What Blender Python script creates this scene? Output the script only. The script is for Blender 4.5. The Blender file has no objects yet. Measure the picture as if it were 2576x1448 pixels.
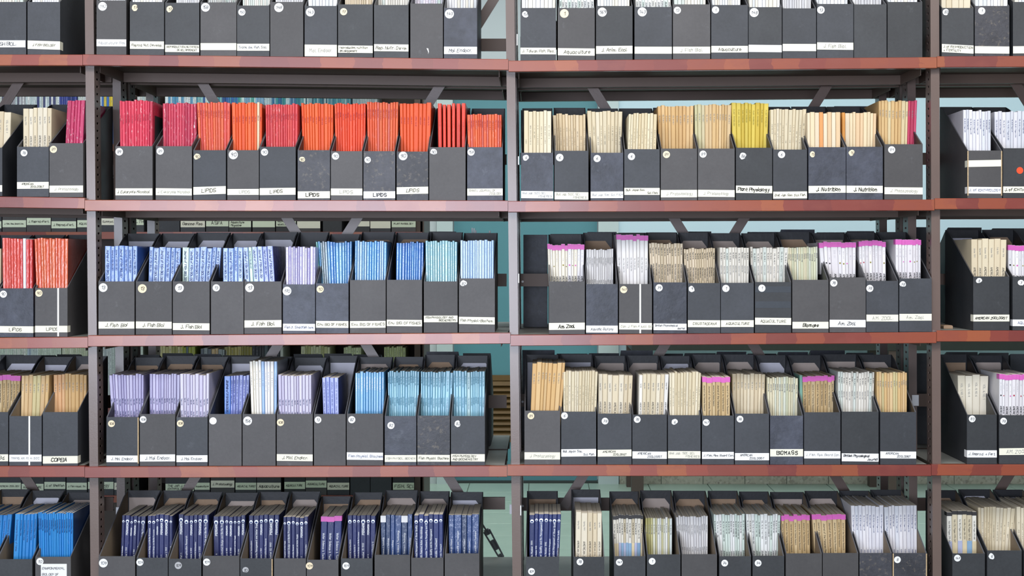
import bpy, math, random
from mathutils import Vector

random.seed(7)
SC = bpy.context.scene
COL = SC.collection

# ------------------------------------------------------------------ camera, world, lights, exposure
D, S, PX0, PY0, ZE = 3.7, 1065.0, 1360.0, 650.0, 1.25      # camera distance, px per metre on the rack front, principal point, eye height
def wx(px, Y=0.0): return (px - PX0) / S * (D + Y) / D
def wz(py, Y=0.0): return ZE - (py - PY0) / S * (D + Y) / D

cam = bpy.data.cameras.new('camera')
cam.sensor_width = 36.0
cam.lens = 36.0 * D * S / 2576.0
cam.shift_x = (1288 - PX0) / 2576.0
cam.shift_y = (PY0 - 724) / 2576.0
cam.clip_start, cam.clip_end = 0.05, 60
co = bpy.data.objects.new('camera', cam)
co.location = (0, -D, ZE)
co.rotation_euler = (math.pi / 2, 0, 0)
COL.objects.link(co)
SC.camera = co

w = bpy.data.worlds.new('world'); SC.world = w
w.use_nodes = True
bg = w.node_tree.nodes['Background']
bg.inputs[0].default_value = (0.86, 0.92, 1.0, 1)
bg.inputs[1].default_value = 0.45

def area(name, loc, target, sx, sy, power, color):
    l = bpy.data.lights.new(name, 'AREA'); l.shape = 'RECTANGLE'
    l.size, l.size_y, l.energy, l.color = sx, sy, power, color
    o = bpy.data.objects.new(name, l); o.location = loc
    o.rotation_euler = (Vector(target) - Vector(loc)).to_track_quat('-Z', 'Y').to_euler()
    COL.objects.link(o)
    return o
area('window_daylight', (-1.35, -6.2, 1.2), (-1.35, 0, 1.2), 3.2, 1.5, 400, (0.77, 0.85, 1.0))
area('wide_daylight', (0.9, -5.4, 3.9), (0.5, 0, 1.0), 7.5, 2.2, 190, (1.0, 0.975, 0.95))
area('top_fill_light', (0.2, -1.7, 2.85), (0.2, -0.6, 0), 4.5, 0.5, 125, (1.0, 0.98, 0.94))  # unseen overhead fill, added to brighten the upward-facing surfaces
area('rear_aisle_lamp', (0.6, 3.4, 2.85), (0.6, 3.9, 0), 6.0, 0.9, 112, (0.94, 0.99, 1.0))
area('middle_aisle_lamp', (-0.9, 1.35, 2.85), (-0.9, 1.6, 0), 3.5, 0.4, 28, (0.95, 1.0, 0.98))
SC.view_settings.view_transform = 'Standard'
SC.view_settings.look = 'None'
SC.view_settings.exposure = -0.68
SC.view_settings.gamma = 1.0
SC.view_settings.use_curve_mapping = False

# ------------------------------------------------------------------ colour and material helpers
def lin(c):
    c /= 255.0
    return c / 12.92 if c <= 0.04045 else ((c + 0.055) / 1.055) ** 2.4
def hx(h): return tuple(lin(int(h[i:i + 2], 16)) for i in (0, 2, 4))

class NB:
    def __init__(self, name):
        self.m = bpy.data.materials.new(name); self.m.use_nodes = True
        self.t = self.m.node_tree; self.n = self.t.nodes
        self.b = self.n['Principled BSDF']
    def add(self, typ, **kw):
        n = self.n.new(typ)
        for k, v in kw.items(): setattr(n, k, v)
        return n
    def put(self, sock, v):
        if isinstance(v, bpy.types.NodeSocket): self.t.links.new(v, sock)
        elif v is not None:
            if isinstance(v, tuple) and len(v) == 3 and sock.type == 'RGBA': v = (*v, 1)
            sock.default_value = v
    def math(self, op, a, b=None, c=None, clamp=False):
        n = self.add('ShaderNodeMath', operation=op, use_clamp=clamp)
        for i, v in enumerate((a, b, c)):
            if v is not None: self.put(n.inputs[i], v)
        return n.outputs[0]
    def mix(self, f, a, b, mode='MIX'):
        n = self.add('ShaderNodeMix', data_type='RGBA', blend_type=mode)
        self.put(n.inputs[0], f); self.put(n.inputs[6], a); self.put(n.inputs[7], b)
        return n.outputs[2]
    def noise(self, vec, scale, detail=3, rough=0.55):
        n = self.add('ShaderNodeTexNoise'); n.inputs['Scale'].default_value = scale
        n.inputs['Detail'].default_value = detail; n.inputs['Roughness'].default_value = rough
        if vec is not None: self.put(n.inputs['Vector'], vec)
        return n.outputs['Fac']
    def ramp(self, f, stops):
        n = self.add('ShaderNodeValToRGB'); cr = n.color_ramp
        while len(cr.elements) < len(stops): cr.elements.new(0.5)
        for e, (p, c) in zip(cr.elements, stops): e.position = p; e.color = (*c, 1) if len(c) == 3 else c
        self.put(n.inputs[0], f)
        return n.outputs[0]
    def pos(self, scale=None):
        p = self.add('ShaderNodeNewGeometry').outputs['Position']
        if scale:
            n = self.add('ShaderNodeVectorMath', operation='MULTIPLY'); self.put(n.inputs[0], p); n.inputs[1].default_value = scale
            p = n.outputs[0]
        return p
    def bump(self, h, strength, dist=0.002):
        n = self.add('ShaderNodeBump'); n.inputs['Strength'].default_value = strength; n.inputs['Distance'].default_value = dist
        self.put(n.inputs['Height'], h); self.t.links.new(n.outputs[0], self.b.inputs['Normal'])
    def rnd(self): return self.add('ShaderNodeObjectInfo').outputs['Random']
    def out(self, col, rough=0.5, spec=0.5, coat=None):
        self.put(self.b.inputs['Base Color'], col); self.put(self.b.inputs['Roughness'], rough)
        self.b.inputs['Specular IOR Level'].default_value = spec
        if coat:
            self.b.inputs['Coat Weight'].default_value = coat[0]; self.b.inputs['Coat Roughness'].default_value = coat[1]
        return self.m

def plain(name, h, rough=0.6, var=0.12, scale=60, spec=0.4):
    b = NB(name); c = hx(h)
    n = b.noise(b.pos(), scale, 3)
    d = tuple(x * (1 - var) for x in c); e = tuple(min(1, x * (1 + var)) for x in c)
    return b.out(b.mix(n, d, e), rough, spec)

def board_mat(name, lo, hi, scale, rough, bump, spots=None):
    b = NB(name); p = b.pos()
    n = b.noise(p, scale, 5, 0.65); n2 = b.noise(p, 14, 2)
    f = b.math('MULTIPLY_ADD', n2, 0.5, b.math('MULTIPLY', n, 0.5))
    f = b.math('MULTIPLY_ADD', b.math('SUBTRACT', f, 0.5), 2.4, 0.5, clamp=True)
    c = b.mix(f, hx(lo), hx(hi))
    hsv = b.add('ShaderNodeHueSaturation'); b.put(hsv.inputs['Color'], c)
    b.put(hsv.inputs['Value'], b.math('MULTIPLY_ADD', b.rnd(), 0.35, 0.83)); c = hsv.outputs[0]
    if spots:
        s = b.ramp(b.noise(p, spots[1], 6, 0.75), [(spots[2], (0, 0, 0)), (spots[2] + 0.06, (1, 1, 1))])
        c = b.mix(b.math('MULTIPLY', s, spots[3]), c, hx(spots[0]))
    b.bump(n, bump)
    return b.out(c, rough, 0.45)

M = {}
M['g'] = board_mat('charcoal_board', '413f41', '4c4a4c', 130, 0.55, 0.08, ('6a6a70', 26, 0.62, 0.22))
M['d'] = board_mat('navy_grained_board', '23252d', '474a58', 60, 0.46, 0.4, ('5e616c', 34, 0.60, 0.3))
M['k'] = board_mat('scuffed_board', '24242a', '42424a', 120, 0.45, 0.3, ('6d655c', 90, 0.56, 0.55))
M['b'] = board_mat('black_board', '2a2b2f', '36383c', 140, 0.5, 0.08, ('55575b', 28, 0.63, 0.2))
M['s'] = board_mat('slate_board', '2f3136', '3b3d44', 150, 0.52, 0.08, ('5c6068', 24, 0.62, 0.2))
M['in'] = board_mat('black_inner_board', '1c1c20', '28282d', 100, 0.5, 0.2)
M['kraft'] = plain('kraft_board', '80715f', 0.8, 0.1, 90)
M['rim'] = plain('board_rim', '55555a', 0.6)
M['torn'] = plain('torn_card_edge', 'b49c7c', 0.85, 0.3, 200)
M['lb'] = plain('brown_card', 'a98d74', 0.8, 0.08, 80)
M['lt'] = plain('pale_tan_card', 'bdaca2', 0.8, 0.06, 80)
M['lw'] = plain('white_card', 'd9d6e0', 0.7, 0.04, 80)
M['paper'] = plain('cream_paper', 'e2dfcf', 0.65, 0.04, 30)
M['paperw'] = plain('white_paper', 'e4e4e6', 0.6, 0.03, 30)
M['paperc'] = plain('tan_sticker_paper', 'e3d3b6', 0.65, 0.05, 60)
M['paperg'] = plain('grey_sticker_paper', 'a9a9ad', 0.65, 0.1, 90)
M['paperf'] = plain('shaded_cream_paper', 'd3dcc6', 0.65, 0.04, 30)
M['red'] = plain('red_sticker', 'f04a22', 0.5, 0.04, 30)
M['pink'] = plain('pink_tape', 'c85cae', 0.45, 0.1, 150)
M['blacktape'] = plain('black_tape', '2e2c2e', 0.5, 0.1, 150)
M['pages'] = plain('page_edges', 'dcd2c2', 0.85, 0.1, 220)
M['footb'] = plain('blue_band', '7c9cba', 0.6); M['footc'] = plain('sand_band', 'cbbd9c', 0.6); M['footg'] = plain('lavender_band', 'a4aac6', 0.6); M['cpd'] = plain('dark_cover_print', '1c2a2c', 0.4)
M['string'] = plain('white_strip', 'e6e4e0', 0.6)
M['clear'] = plain('clear_tape', '3c4047', 0.3, 0.15, 120)
for k, h in dict(k='1c1a20', g='8b8b8c', b='3c4a7c', w='e8ecf4', o='857a2c', s='4a7c98', n='22386e', r='a23446').items():
    M['ink' + k] = plain('ink_' + dict(k='black', g='grey', b='blue', w='white', o='olive', s='steel_blue', n='navy', r='red')[k], h, 0.6, 0.15, 300)

def metal(name, lo, hi, rough, bump=0.12, coat=(0.35, 0.16)):
    b = NB(name); p = b.pos()
    n = b.noise(p, 260, 2); n2 = b.noise(p, 9, 4)
    b.bump(n, bump, 0.001)
    return b.out(b.mix(n2, hx(lo), hx(hi)), rough, 0.5, coat)
M['metalm'] = metal('matt_brown_enamel', '604c42', '6a564c', 0.5, 0.1, None)
M['metalb'] = metal('satin_brown_enamel', '625049', '6d5b55', 0.36, 0.1, None)
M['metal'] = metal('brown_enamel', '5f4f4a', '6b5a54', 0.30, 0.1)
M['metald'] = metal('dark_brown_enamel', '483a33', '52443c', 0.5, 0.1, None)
M['steel'] = metal('bare_steel', '6c6e72', '85878b', 0.3, 0.03)
M['deck'] = plain('grey_laminate', '8d8e8a', 0.5, 0.1, 40)
M['tag'] = plain('white_plastic', 'dcdde2', 0.4, 0.03)

def wood():
    b = NB('cherry_laminate')
    p = b.pos(); sep = b.add('ShaderNodeSeparateXYZ'); b.put(sep.inputs[0], p)
    wob = b.noise(b.pos((6, 6, 40)), 1.0, 2)
    v = b.add('ShaderNodeTexVoronoi', voronoi_dimensions='1D')
    b.put(v.inputs['W'], b.math('ADD', b.math('MULTIPLY_ADD', sep.outputs[0], 15.0, b.math('MULTIPLY', wob, 0.35)), b.math('MULTIPLY', b.math('FLOOR', b.math('MULTIPLY', sep.outputs[2], 3.1)), 7.3)))
    v.inputs['Scale'].default_value = 1.0
    cr = b.add('ShaderNodeSeparateColor'); b.put(cr.inputs[0], v.outputs['Color'])
    patch = b.ramp(cr.outputs[0], [(0.0, hx('8a3f31')), (0.25, hx('72322e')), (0.5, hx('934a31')), (0.7, hx('6c2e2b')), (0.85, hx('9f5734')), (1.0, hx('7d3933'))])
    cloud = b.noise(b.pos((14, 14, 30)), 1.0, 5, 0.62)
    c = b.mix(b.ramp(cloud, [(0.5, (0, 0, 0)), (0.72, (0.7, 0.7, 0.7))]), patch, hx('813e33'))
    grain = b.noise(b.pos((60, 60, 420)), 1.0, 4, 0.7)
    c = b.mix(b.math('MULTIPLY', grain, 0.22), c, hx('702c22'))
    spl = b.ramp(b.noise(b.pos((14, 14, 70)), 1.0, 3), [(0.66, (0, 0, 0)), (0.70, (1, 1, 1))])
    c = b.mix(b.math('MULTIPLY', spl, 0.4), c, hx('78352a'))
    b.bump(b.noise(b.pos(), 420, 3), 0.12, 0.0006)
    return b.out(c, b.math('MULTIPLY_ADD', cloud, 0.1, 0.28), 0.5, (0.5, 0.2))
M['wood'] = wood()

def cover():
    b = NB('journal_cover')
    at = lambda n: b.add('ShaderNodeAttribute', attribute_name=n)
    cA, iA, f1, f2 = at('Col'), at('Ink'), at('FxA'), at('FxB')
    s1 = b.add('ShaderNodeSeparateColor'); b.put(s1.inputs[0], f1.outputs['Color'])
    s2 = b.add('ShaderNodeSeparateColor'); b.put(s2.inputs[0], f2.outputs['Color'])
    scuff, gloss, v0 = s1.outputs; v1, dens, seed = s2.outputs
    uv = b.add('ShaderNodeUVMap', uv_map='UV'); su = b.add('ShaderNodeSeparateXYZ'); b.put(su.inputs[0], uv.outputs[0])
    u, v = su.outputs[0], su.outputs[1]
    inu = b.math('MULTIPLY', b.math('GREATER_THAN', u, 0.34), b.math('LESS_THAN', u, 0.64))
    inv = b.math('MULTIPLY', b.math('GREATER_THAN', v, v0), b.math('LESS_THAN', v, v1))
    def wn(val):
        n = b.add('ShaderNodeTexWhiteNoise', noise_dimensions='1D'); b.put(n.inputs['W'], val); return n.outputs['Value']
    let = b.math('GREATER_THAN', wn(b.math('ADD', b.math('FLOOR', b.math('MULTIPLY', v, 1000.0)), b.math('MULTIPLY', seed, 991.0))), 0.42)
    wrd = b.math('GREATER_THAN', wn(b.math('ADD', b.math('FLOOR', b.math('MULTIPLY', v, 85.0)), b.math('MULTIPLY', seed, 313.0))), 0.22)
    ink = b.math('MULTIPLY', b.math('MULTIPLY', inu, inv), b.math('MULTIPLY', b.math('MULTIPLY', let, wrd), dens))
    p = b.pos()
    n = b.noise(b.pos((90, 90, 22)), 1.0, 4, 0.6)
    c = b.mix(b.math('MULTIPLY', n, 0.22), cA.outputs['Color'], b.mix(1.0, cA.outputs['Color'], (0.55, 0.5, 0.45), 'MULTIPLY'))
    c = b.mix(ink, c, iA.outputs['Color'])
    sp = b.ramp(b.noise(b.pos((330, 330, 70)), 1.0, 4, 0.7), [(0.60, (0, 0, 0)), (0.66, (1, 1, 1))])
    c = b.mix(b.math('MULTIPLY', sp, scuff), c, (0.78, 0.70, 0.72))
    gn = b.noise(b.pos((160, 160, 60)), 1.0, 3, 0.6)
    bp = b.add('ShaderNodeBump'); bp.inputs['Distance'].default_value = 0.002
    b.put(bp.inputs['Strength'], b.math('MULTIPLY', gloss, 0.45)); b.put(bp.inputs['Height'], gn)
    b.put(b.b.inputs['Coat Weight'], b.math('MULTIPLY', gloss, 1.1, clamp=True)); b.b.inputs['Coat Roughness'].default_value = 0.13
    b.t.links.new(bp.outputs[0], b.b.inputs['Coat Normal'])
    b.t.links.new(bp.outputs[0], b.b.inputs['Normal'])
    return b.out(c, b.math('MULTIPLY_ADD', gloss, -0.2, 0.6), 0.5)
M['cover'] = cover()

M['wall'] = plain('pale_blue_wall_paint', 'cbe2ec', 0.7, 0.02, 3)
M['walla'] = plain('grey_wall_paint', 'c9d0d2', 0.7, 0.02, 3)
M['teal'] = plain('teal_door_paint', '5c929c', 0.5, 0.04, 4)
M['mint'] = plain('mint_jamb_paint', 'c6d4d4', 0.5, 0.04, 6)
M['ceil'] = plain('white_ceiling_paint', 'e6e6e2', 0.8, 0.02, 3)
M['bronze'] = plain('bronze_louvre', '6e5430', 0.4, 0.15, 20)
M['bench'] = plain('dark_green_bench', '2a302b', 0.5, 0.2, 30)
M['grout'] = plain('dark_grout', '6c7a70', 0.9, 0.1, 40)
def tile():
    b = NB('mint_floor_tile'); p = b.pos()
    c = b.mix(b.noise(p, 7, 4), hx('a9c2b3'), hx('bfd3c4'))
    st = b.ramp(b.noise(b.pos((30, 9, 30)), 1.0, 5, 0.7), [(0.6, (0, 0, 0)), (0.7, (1, 1, 1))])
    return b.out(b.mix(b.math('MULTIPLY', st, 0.3), c, hx('93ab9d')), 0.35, 0.5)
M['tile'] = tile()
def terrazzo():
    b = NB('terrazzo'); v = b.add('ShaderNodeTexVoronoi'); v.inputs['Scale'].default_value = 80; b.put(v.inputs['Vector'], b.pos())
    s = b.add('ShaderNodeSeparateColor'); b.put(s.inputs[0], v.outputs['Color'])
    c = b.ramp(s.outputs[0], [(0, hx('b9b7a6')), (0.55, hx('b3b2a2')), (0.7, hx('9c9888')), (0.85, hx('c4c3b5')), (1, hx('8c887c'))])
    return b.out(c, 0.5)
M['terrazzo'] = terrazzo()

# ------------------------------------------------------------------ mesh helpers
class G:
    """collects faces; every face keeps a material key and, for covers, attribute data"""
    def __init__(self): self.v = []; self.f = []; self.m = []; self.uv = []; self.a = []
    def face(self, pts, mat, uv=None, attr=None):
        i = len(self.v); self.v += [tuple(p) for p in pts]; self.f.append(tuple(range(i, i + len(pts)))); self.m.append(mat); self.uv.append(uv); self.a.append(attr)
    def idx(self, vs, fs, mats):
        i = len(self.v); self.v += [tuple(p) for p in vs]
        for k, f in enumerate(fs):
            self.f.append(tuple(i + j for j in f)); self.m.append(mats if isinstance(mats, str) else mats[k]); self.uv.append(None); self.a.append(None)
    def box(self, x0, x1, y0, y1, z0, z1, mat, sk=0.0, zs=0.0):
        """sk: x shift per metre of z; zs: z shift per metre of x"""
        vs = []
        for z in (z0, z1):
            for x, y in ((x0, y0), (x1, y0), (x1, y1), (x0, y1)):
                vs.append((x + sk * (z - z0), y, z + zs * (x - x0)))
        self.idx(vs, [(0, 1, 5, 4), (1, 2, 6, 5), (2, 3, 7, 6), (3, 0, 4, 7), (4, 5, 6, 7), (3, 2, 1, 0)], mat)
    def prism(self, prof, x0, x1, mat):
        """prof: (y, z) outline, extruded along x"""
        n = len(prof)
        vs = [(x0, y, z) for y, z in prof] + [(x1, y, z) for y, z in prof]
        fs = [tuple(range(n))[::-1], tuple(range(n, 2 * n))] + [(i, (i + 1) % n, n + (i + 1) % n, n + i) for i in range(n)]
        self.idx(vs, fs, mat)

def build(name, g, parent=None, origin=(0, 0, 0), smooth=False):
    me = bpy.data.meshes.new(name)
    ox, oy, oz = origin
    me.from_pydata([(x - ox, y - oy, z - oz) for x, y, z in g.v], [], g.f)
    keys = []
    for k in g.m:
        if k not in keys: keys.append(k)
    for k in keys: me.materials.append(M[k])
    me.polygons.foreach_set('material_index', [keys.index(k) for k in g.m])
    if any(a is not None for a in g.a):
        z4 = (0, 0, 0, 1)
        for n, nm in enumerate(('Col', 'Ink', 'FxA', 'FxB')):
            at = me.attributes.new(nm, 'FLOAT_COLOR', 'FACE')
            flat = []
            for a in g.a: flat += a[n] if a else z4
            at.data.foreach_set('color', flat)
        ul = me.uv_layers.new(name='UV'); flat = []
        for f, uv in zip(g.f, g.uv):
            for i in range(len(f)): flat += uv[i] if uv else (-1.0, -1.0)
        ul.data.foreach_set('uv', flat)
    if smooth: me.polygons.foreach_set('use_smooth', [True] * len(g.f))
    me.update()
    o = bpy.data.objects.new(name, me)
    COL.objects.link(o)
    if parent is not None: o.parent = parent
    else: o.location = origin
    return o

def root(name, loc, label, cat, group=None):
    o = bpy.data.objects.new(name, None); o.location = loc; o.empty_display_size = 0.05
    COL.objects.link(o)
    return tag(o, label, cat, group)
def tag(o, label, cat, group=None):
    o['label'] = label; o['category'] = cat
    if group: o['group'] = group
    return o

# ------------------------------------------------------------------ pen-stroke lettering (baseline y=2, capitals to 8)
FONT = dict(l.split(' ', 1) for l in '''A 022842/1434
B 02083847463505/3544433202
C 4738180703123243
D 02082846442202
E 48080242/0535
F 480802/0535
G 47381807031232434525
H 0208/4248/0545
I 0208
J 3833221203
K 0208/4804/0542
L 080242
M 0208254842
N 02084248
O 180703123243473818
P 02083847463505
Q 180703123243473818/2441
R 02083847463505/2542
S 473818070615354443321203
T 0848/2822
U 080312324348
V 082248
W 0812253248
X 0842/4802
Y 082548/2522
Z 08480242
a 36160503122233/3632
b 0802/0516263533221203
c 3526160503122233
d 3832/3526160503122233
e 04343526160503122233
f 38281712/0626
g 36160504132334/3631201001
h 0802/0516263532
i 0206/0708
j 26211000/2728
k 0802/3604/0432
l 0802
m 0206/05162522/25364542
n 0206/0516263532
o 160503122233352616
p 0600/0516263533221203
q 3630/3526160503122233
r 0206/051626
s 35261605142433221203
t 18131222/0626
u 0603122233/3632
v 062246
w 0612243246
x 0632/3602
y 0613/361000
z 06360232
0 180703123243473818
1 0628/2822
2 07182837360232
3 07182837362515/253433221203
4 280444/3632
5 380805253433221203
6 3817050312223334251504
7 083812/1535
8 15060718283736251504031222333425
9 3728180706152536/373422
. 0203
, 0301
- 0434
+ 0444/2226
& 4226171827030212
! 0804/0302
' 0807'''.split('\n'))
def glyph(ch):
    s = FONT.get(ch)
    if s is None: return [], 3.0
    st = []; w = 0
    for part in s.split('/'):
        pts = [(int(part[i]), int(part[i + 1]) - 2) for i in range(0, len(part) - 1, 2)]
        w = max(w, max(p[0] for p in pts)); st.append(pts)
    return st, w + 1.6
def text_width(t): return sum(glyph(c)[1] for c in t) - 1.6
def strokes(text, cap, pen, jit=0.0, slant=0.0, rng=random):
    """quads in 2-D: text starts at (0,0), capitals `cap` high"""
    k = cap / 6.0; x = 0.0; out = []
    for ch in text:
        st, adv = glyph(ch); dy = rng.uniform(-jit, jit) * cap * 0.6
        for pts in st:
            P = [((x + px + slant * py + rng.uniform(-jit, jit) * 2) * k, py * k + dy + rng.uniform(-jit, jit) * cap * 0.25) for px, py in pts]
            for (ax, ay), (bx, by) in zip(P, P[1:]):
                L = math.hypot(bx - ax, by - ay) or 1e-6
                tx, ty = (bx - ax) / L * pen * 0.5, (by - ay) / L * pen * 0.5
                out.append([(ax - tx - ty, ay - ty + tx), (ax - tx + ty, ay - ty - tx), (bx + tx + ty, by + ty - tx), (bx + tx - ty, by + ty + tx)])
        x += adv * (1 + rng.uniform(-jit, jit))
    return out
def write_panel(g, text, x0, x1, z0, z1, Y, mat, jit=0.17, bold=1.0, rot=0.0, fill=0.84, caph=0.46):
    """hand-written lines on an upright panel facing -Y"""
    lines = text.split('|'); H = z1 - z0; W = x1 - x0
    wmax = max(text_width(t) for t in lines)
    cap = min(H * caph / (1 if len(lines) == 1 else len(lines) * 0.86), fill * W / wmax * 6.0)
    pen = max(0.00075, min(0.0011, cap * 0.13)) * bold
    cx, cz = (x0 + x1) / 2, (z0 + z1) / 2
    for i, t in enumerate(lines):
        tw = text_width(t) * cap / 6
        if len(lines) > 1 and t.startswith(' '): ox = W * 0.5 * fill - tw
        elif len(lines) > 1: ox = -W * 0.5 * fill
        else: ox = -tw / 2 + random.uniform(-0.3, 0.3) * max(0, fill * W - tw) * 0.5
        n = len(lines); oz = -cap / 2 if n == 1 else (n - 1 - i - (n - 1) / 2) * (H / n * 0.86) - cap / 2
        for q in strokes(t, cap, pen, jit, random.uniform(0.0, 0.25)):
            g.face([(cx + ox + a, Y, cz + oz + b + rot * (ox + a)) for a, b in q], mat)

# ------------------------------------------------------------------ the room
def structure(o): o['kind'] = 'structure'; return o
FY = 5.0                                                    # far wall
g = G(); g.box(-6, 6, -7, FY + 0.2, -0.1, -0.004, 'grout'); floor = structure(build('floor', g))
ts = 0.33; tm = None
for i in range(19):
    for j in range(14):
        if tm is None:
            g = G(); a, c = ts / 2 - 0.0022, 0.0015
            g.idx([(-a, -a, -0.006), (a, -a, -0.006), (a, a, -0.006), (-a, a, -0.006), (-a, -a, -c), (a, -a, -c), (a, a, -c), (-a, a, -c), (-a + c, -a + c, 0), (a - c, -a + c, 0), (a - c, a - c, 0), (-a + c, a - c, 0)],
                  [(0, 1, 5, 4), (1, 2, 6, 5), (2, 3, 7, 6), (3, 0, 4, 7), (4, 5, 9, 8), (5, 6, 10, 9), (6, 7, 11, 10), (7, 4, 8, 11), (8, 9, 10, 11)], 'tile')
            o = build('tile', g, floor); tm = o.data
        else:
            o = bpy.data.objects.new('tile', tm); COL.objects.link(o); o.parent = floor
        o.location = (-2.6 + i * ts + 0.06, 0.56 + j * ts, random.uniform(0, 0.0006))
dl, dr = wx(1139, FY), wx(1505, FY); dtop = 2.22
g = G()
g.box(-6, dl - 0.09, FY, FY + 0.2, 0, 3.0, 'walla'); g.box(dl - 0.09, dr + 0.09, FY, FY + 0.2, dtop + 0.06, 3.0, 'walla'); g.box(dr + 0.09, 6, FY, FY + 0.2, 0, 3.0, 'wall')
structure(build('wall_back', g))
g = G(); g.box(-6, 6, -2.6, FY + 0.2, 3.0, 3.1, 'ceil'); structure(build('ceiling', g))
g = G(); g.box(dl + 0.004, dr - 0.004, FY + 0.05, FY + 0.09, 0.012, dtop, 'teal'); door = structure(build('door_1', g))
lz0, lz1 = wz(1100, FY), wz(958, FY); lx0, lx1 = wx(1185, FY), wx(1460, FY)
g = G()
g.box(lx0 - 0.03, lx0, FY + 0.036, FY + 0.05, lz0 - 0.03, lz1 + 0.03, 'bronze'); g.box(lx1, lx1 + 0.03, FY + 0.036, FY + 0.05, lz0 - 0.03, lz1 + 0.03, 'bronze')
g.box(lx0, lx1, FY + 0.036, FY + 0.05, lz1, lz1 + 0.03, 'bronze'); g.box(lx0, lx1, FY + 0.036, FY + 0.05, lz0 - 0.03, lz0, 'bronze')
vent = build('vent_frame', g, door)
for i in range(10):
    z = lz0 + (i + 0.15) * (lz1 - lz0) / 10; h = (lz1 - lz0) / 10
    g = G(); g.prism([(FY + 0.022, z), (FY + 0.026, z - 0.002), (FY + 0.05, z + h * 0.9), (FY + 0.046, z + h * 0.94)], lx0, lx1, 'bronze'); build('slat', g, vent)
for nm, a, b in (('trim_1', dl - 0.088, dl), ('trim_2', dr, dr + 0.112)):
    g = G(); g.box(a, b, FY - 0.02, FY + 0.1, 0, dtop, 'mint'); structure(build(nm, g))
g = G(); g.box(dl - 0.088, dr + 0.112, FY - 0.02, FY + 0.1, dtop, dtop + 0.08, 'mint'); structure(build('trim_3', g))
g = G(); g.box(dr + 0.115, dr + 0.118 + 15 * 0.232, FY - 0.010, FY, 0, 0.1, 'grout'); bb = structure(build('baseboard_back', g))
for i in range(15):
    x = dr + 0.118 + i * 0.232
    g = G(); g.box(x, x + 0.2285, FY - 0.016, FY - 0.010, 0.001, 0.1005, 'terrazzo'); build('tile', g, bb)

# workbench along the far wall
bx0, bx1, by0, by1 = wx(1578, 4.45), 3.4, 4.38, 4.96
r = root('workbench', (bx0, by0, 0), 'dark green workbench standing along the pale blue wall behind the racks', 'bench')
O = r.location
g = G(); g.box(bx0, bx1, by0, by1, 0.88, 0.915, 'bench'); build('bench_top', g, r, O)
g = G(); g.box(bx0 + 0.02, bx1 - 0.02, by0 + 0.02, by1 - 0.02, 0.775, 0.879, 'bench'); build('apron', g, r, O)
for x in (bx0 + 0.02, bx0 + 1.35, bx1 - 0.085):
    for y in (by0 + 0.025, by1 - 0.09):
        g = G(); g.box(x, x + 0.062, y, y + 0.062, 0, 0.774, 'metald'); build('leg', g, r, O)

# ------------------------------------------------------------------ steel racks
POSTS = [(-846, 0.012), (207.5 + 11, 0.0100), (1271 + 11.5, 0.0120), (2345.5 + 11, 0.0040), (3421, 0.0)]    # px at y=0, lean
def post_x(k, z):                                           # centre of a post at height z
    a, b = POSTS[k]
    py = PY0 - (z - ZE) * S
    return (a + b * py - PX0) / S
def make_post(k, y0, y1, parent, origin, face=0.0208, mat='metal', back=False):
    g = G(); z = 0.0; rows = [0.0]; hole = []
    while z < 2.2:
        rows += [z + 0.0125, z + 0.0175]; hole += [False, True]; z += 0.0175
    dd = y1 - y0
    ys = [y0, y0 + dd * 0.34, y0 + dd * 0.68, y1]
    if back: ys = [y1, y1 - dd * 0.34, y1 - dd * 0.68, y0]
    for side in (-1, 1):
        base = len(g.v)
        for zz in rows:
            cx = post_x(k, zz) + side * face / 2
            for y in ys: g.v.append((cx, y, zz))
        for i, h in enumerate(hole):
            for c in range(3):
                if h and c == 1 and side == (1 if k <= 2 else -1): continue
                q = (base + i * 4 + c, base + i * 4 + c + 1, base + i * 4 + 5 + c, base + i * 4 + 4 + c)
                g.f.append(q if side > 0 else q[::-1]); g.m.append(mat); g.uv.append(None); g.a.append(None)
        if side < 0: lb = base
        else:
            for i in range(len(hole)):
                g.f.append((lb + i * 4, base + i * 4, base + i * 4 + 4, lb + i * 4 + 4)); g.m.append(mat); g.uv.append(None); g.a.append(None)
    for i in range(len(hole)):
        g.f.append((lb + i * 4 + 7, base + i * 4 + 7, base + i * 4 + 3, lb + i * 4 + 3)); g.m.append(mat); g.uv.append(None); g.a.append(None)
    o = build('post', g, parent, origin)
    md = o.modifiers.new('thickness', 'SOLIDIFY'); md.thickness = 0.0016; md.offset = -1
    return o

# shelf top edges in photo pixels: per bay (left x, y) (right x, y)
JOINT = {1: (208, 1279, 2357), 2: (213, 1278, 2351), 3: (221, 1284, 2356), 4: (213, 1276, 2343), 5: (222, 1289, 2360)}
BAYX = [(-846, 210), (211, 1280), (1281, 2354), (2355, 3421)]
SHELF = {1: [(137, 137), (136.5, 148.5), (152.5, 143.5), (141.5, 140.5)],
         2: [(494, 497), (502.5, 504), (505.5, 501.5), (498.5, 498)],
         3: [(849, 847), (843.5, 836.5), (842, 835), (831, 831)],
         4: [(1172, 1172), (1173.5, 1171), (1169, 1169.5), (1168, 1168)],
         5: [(1528, 1530), (1530, 1530), (1528, 1528), (1526, 1526)]}
def shelf_z(bay, lev, x):
    px = x * S + PX0
    xa, xb = BAYX[bay]; ya, yb = SHELF[lev][bay]
    if bay == 0: xa, ya = 0, ya
    if bay == 3: xb = 2576
    return wz(ya + (yb - ya) * (px - xa) / (xb - xa))
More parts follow.
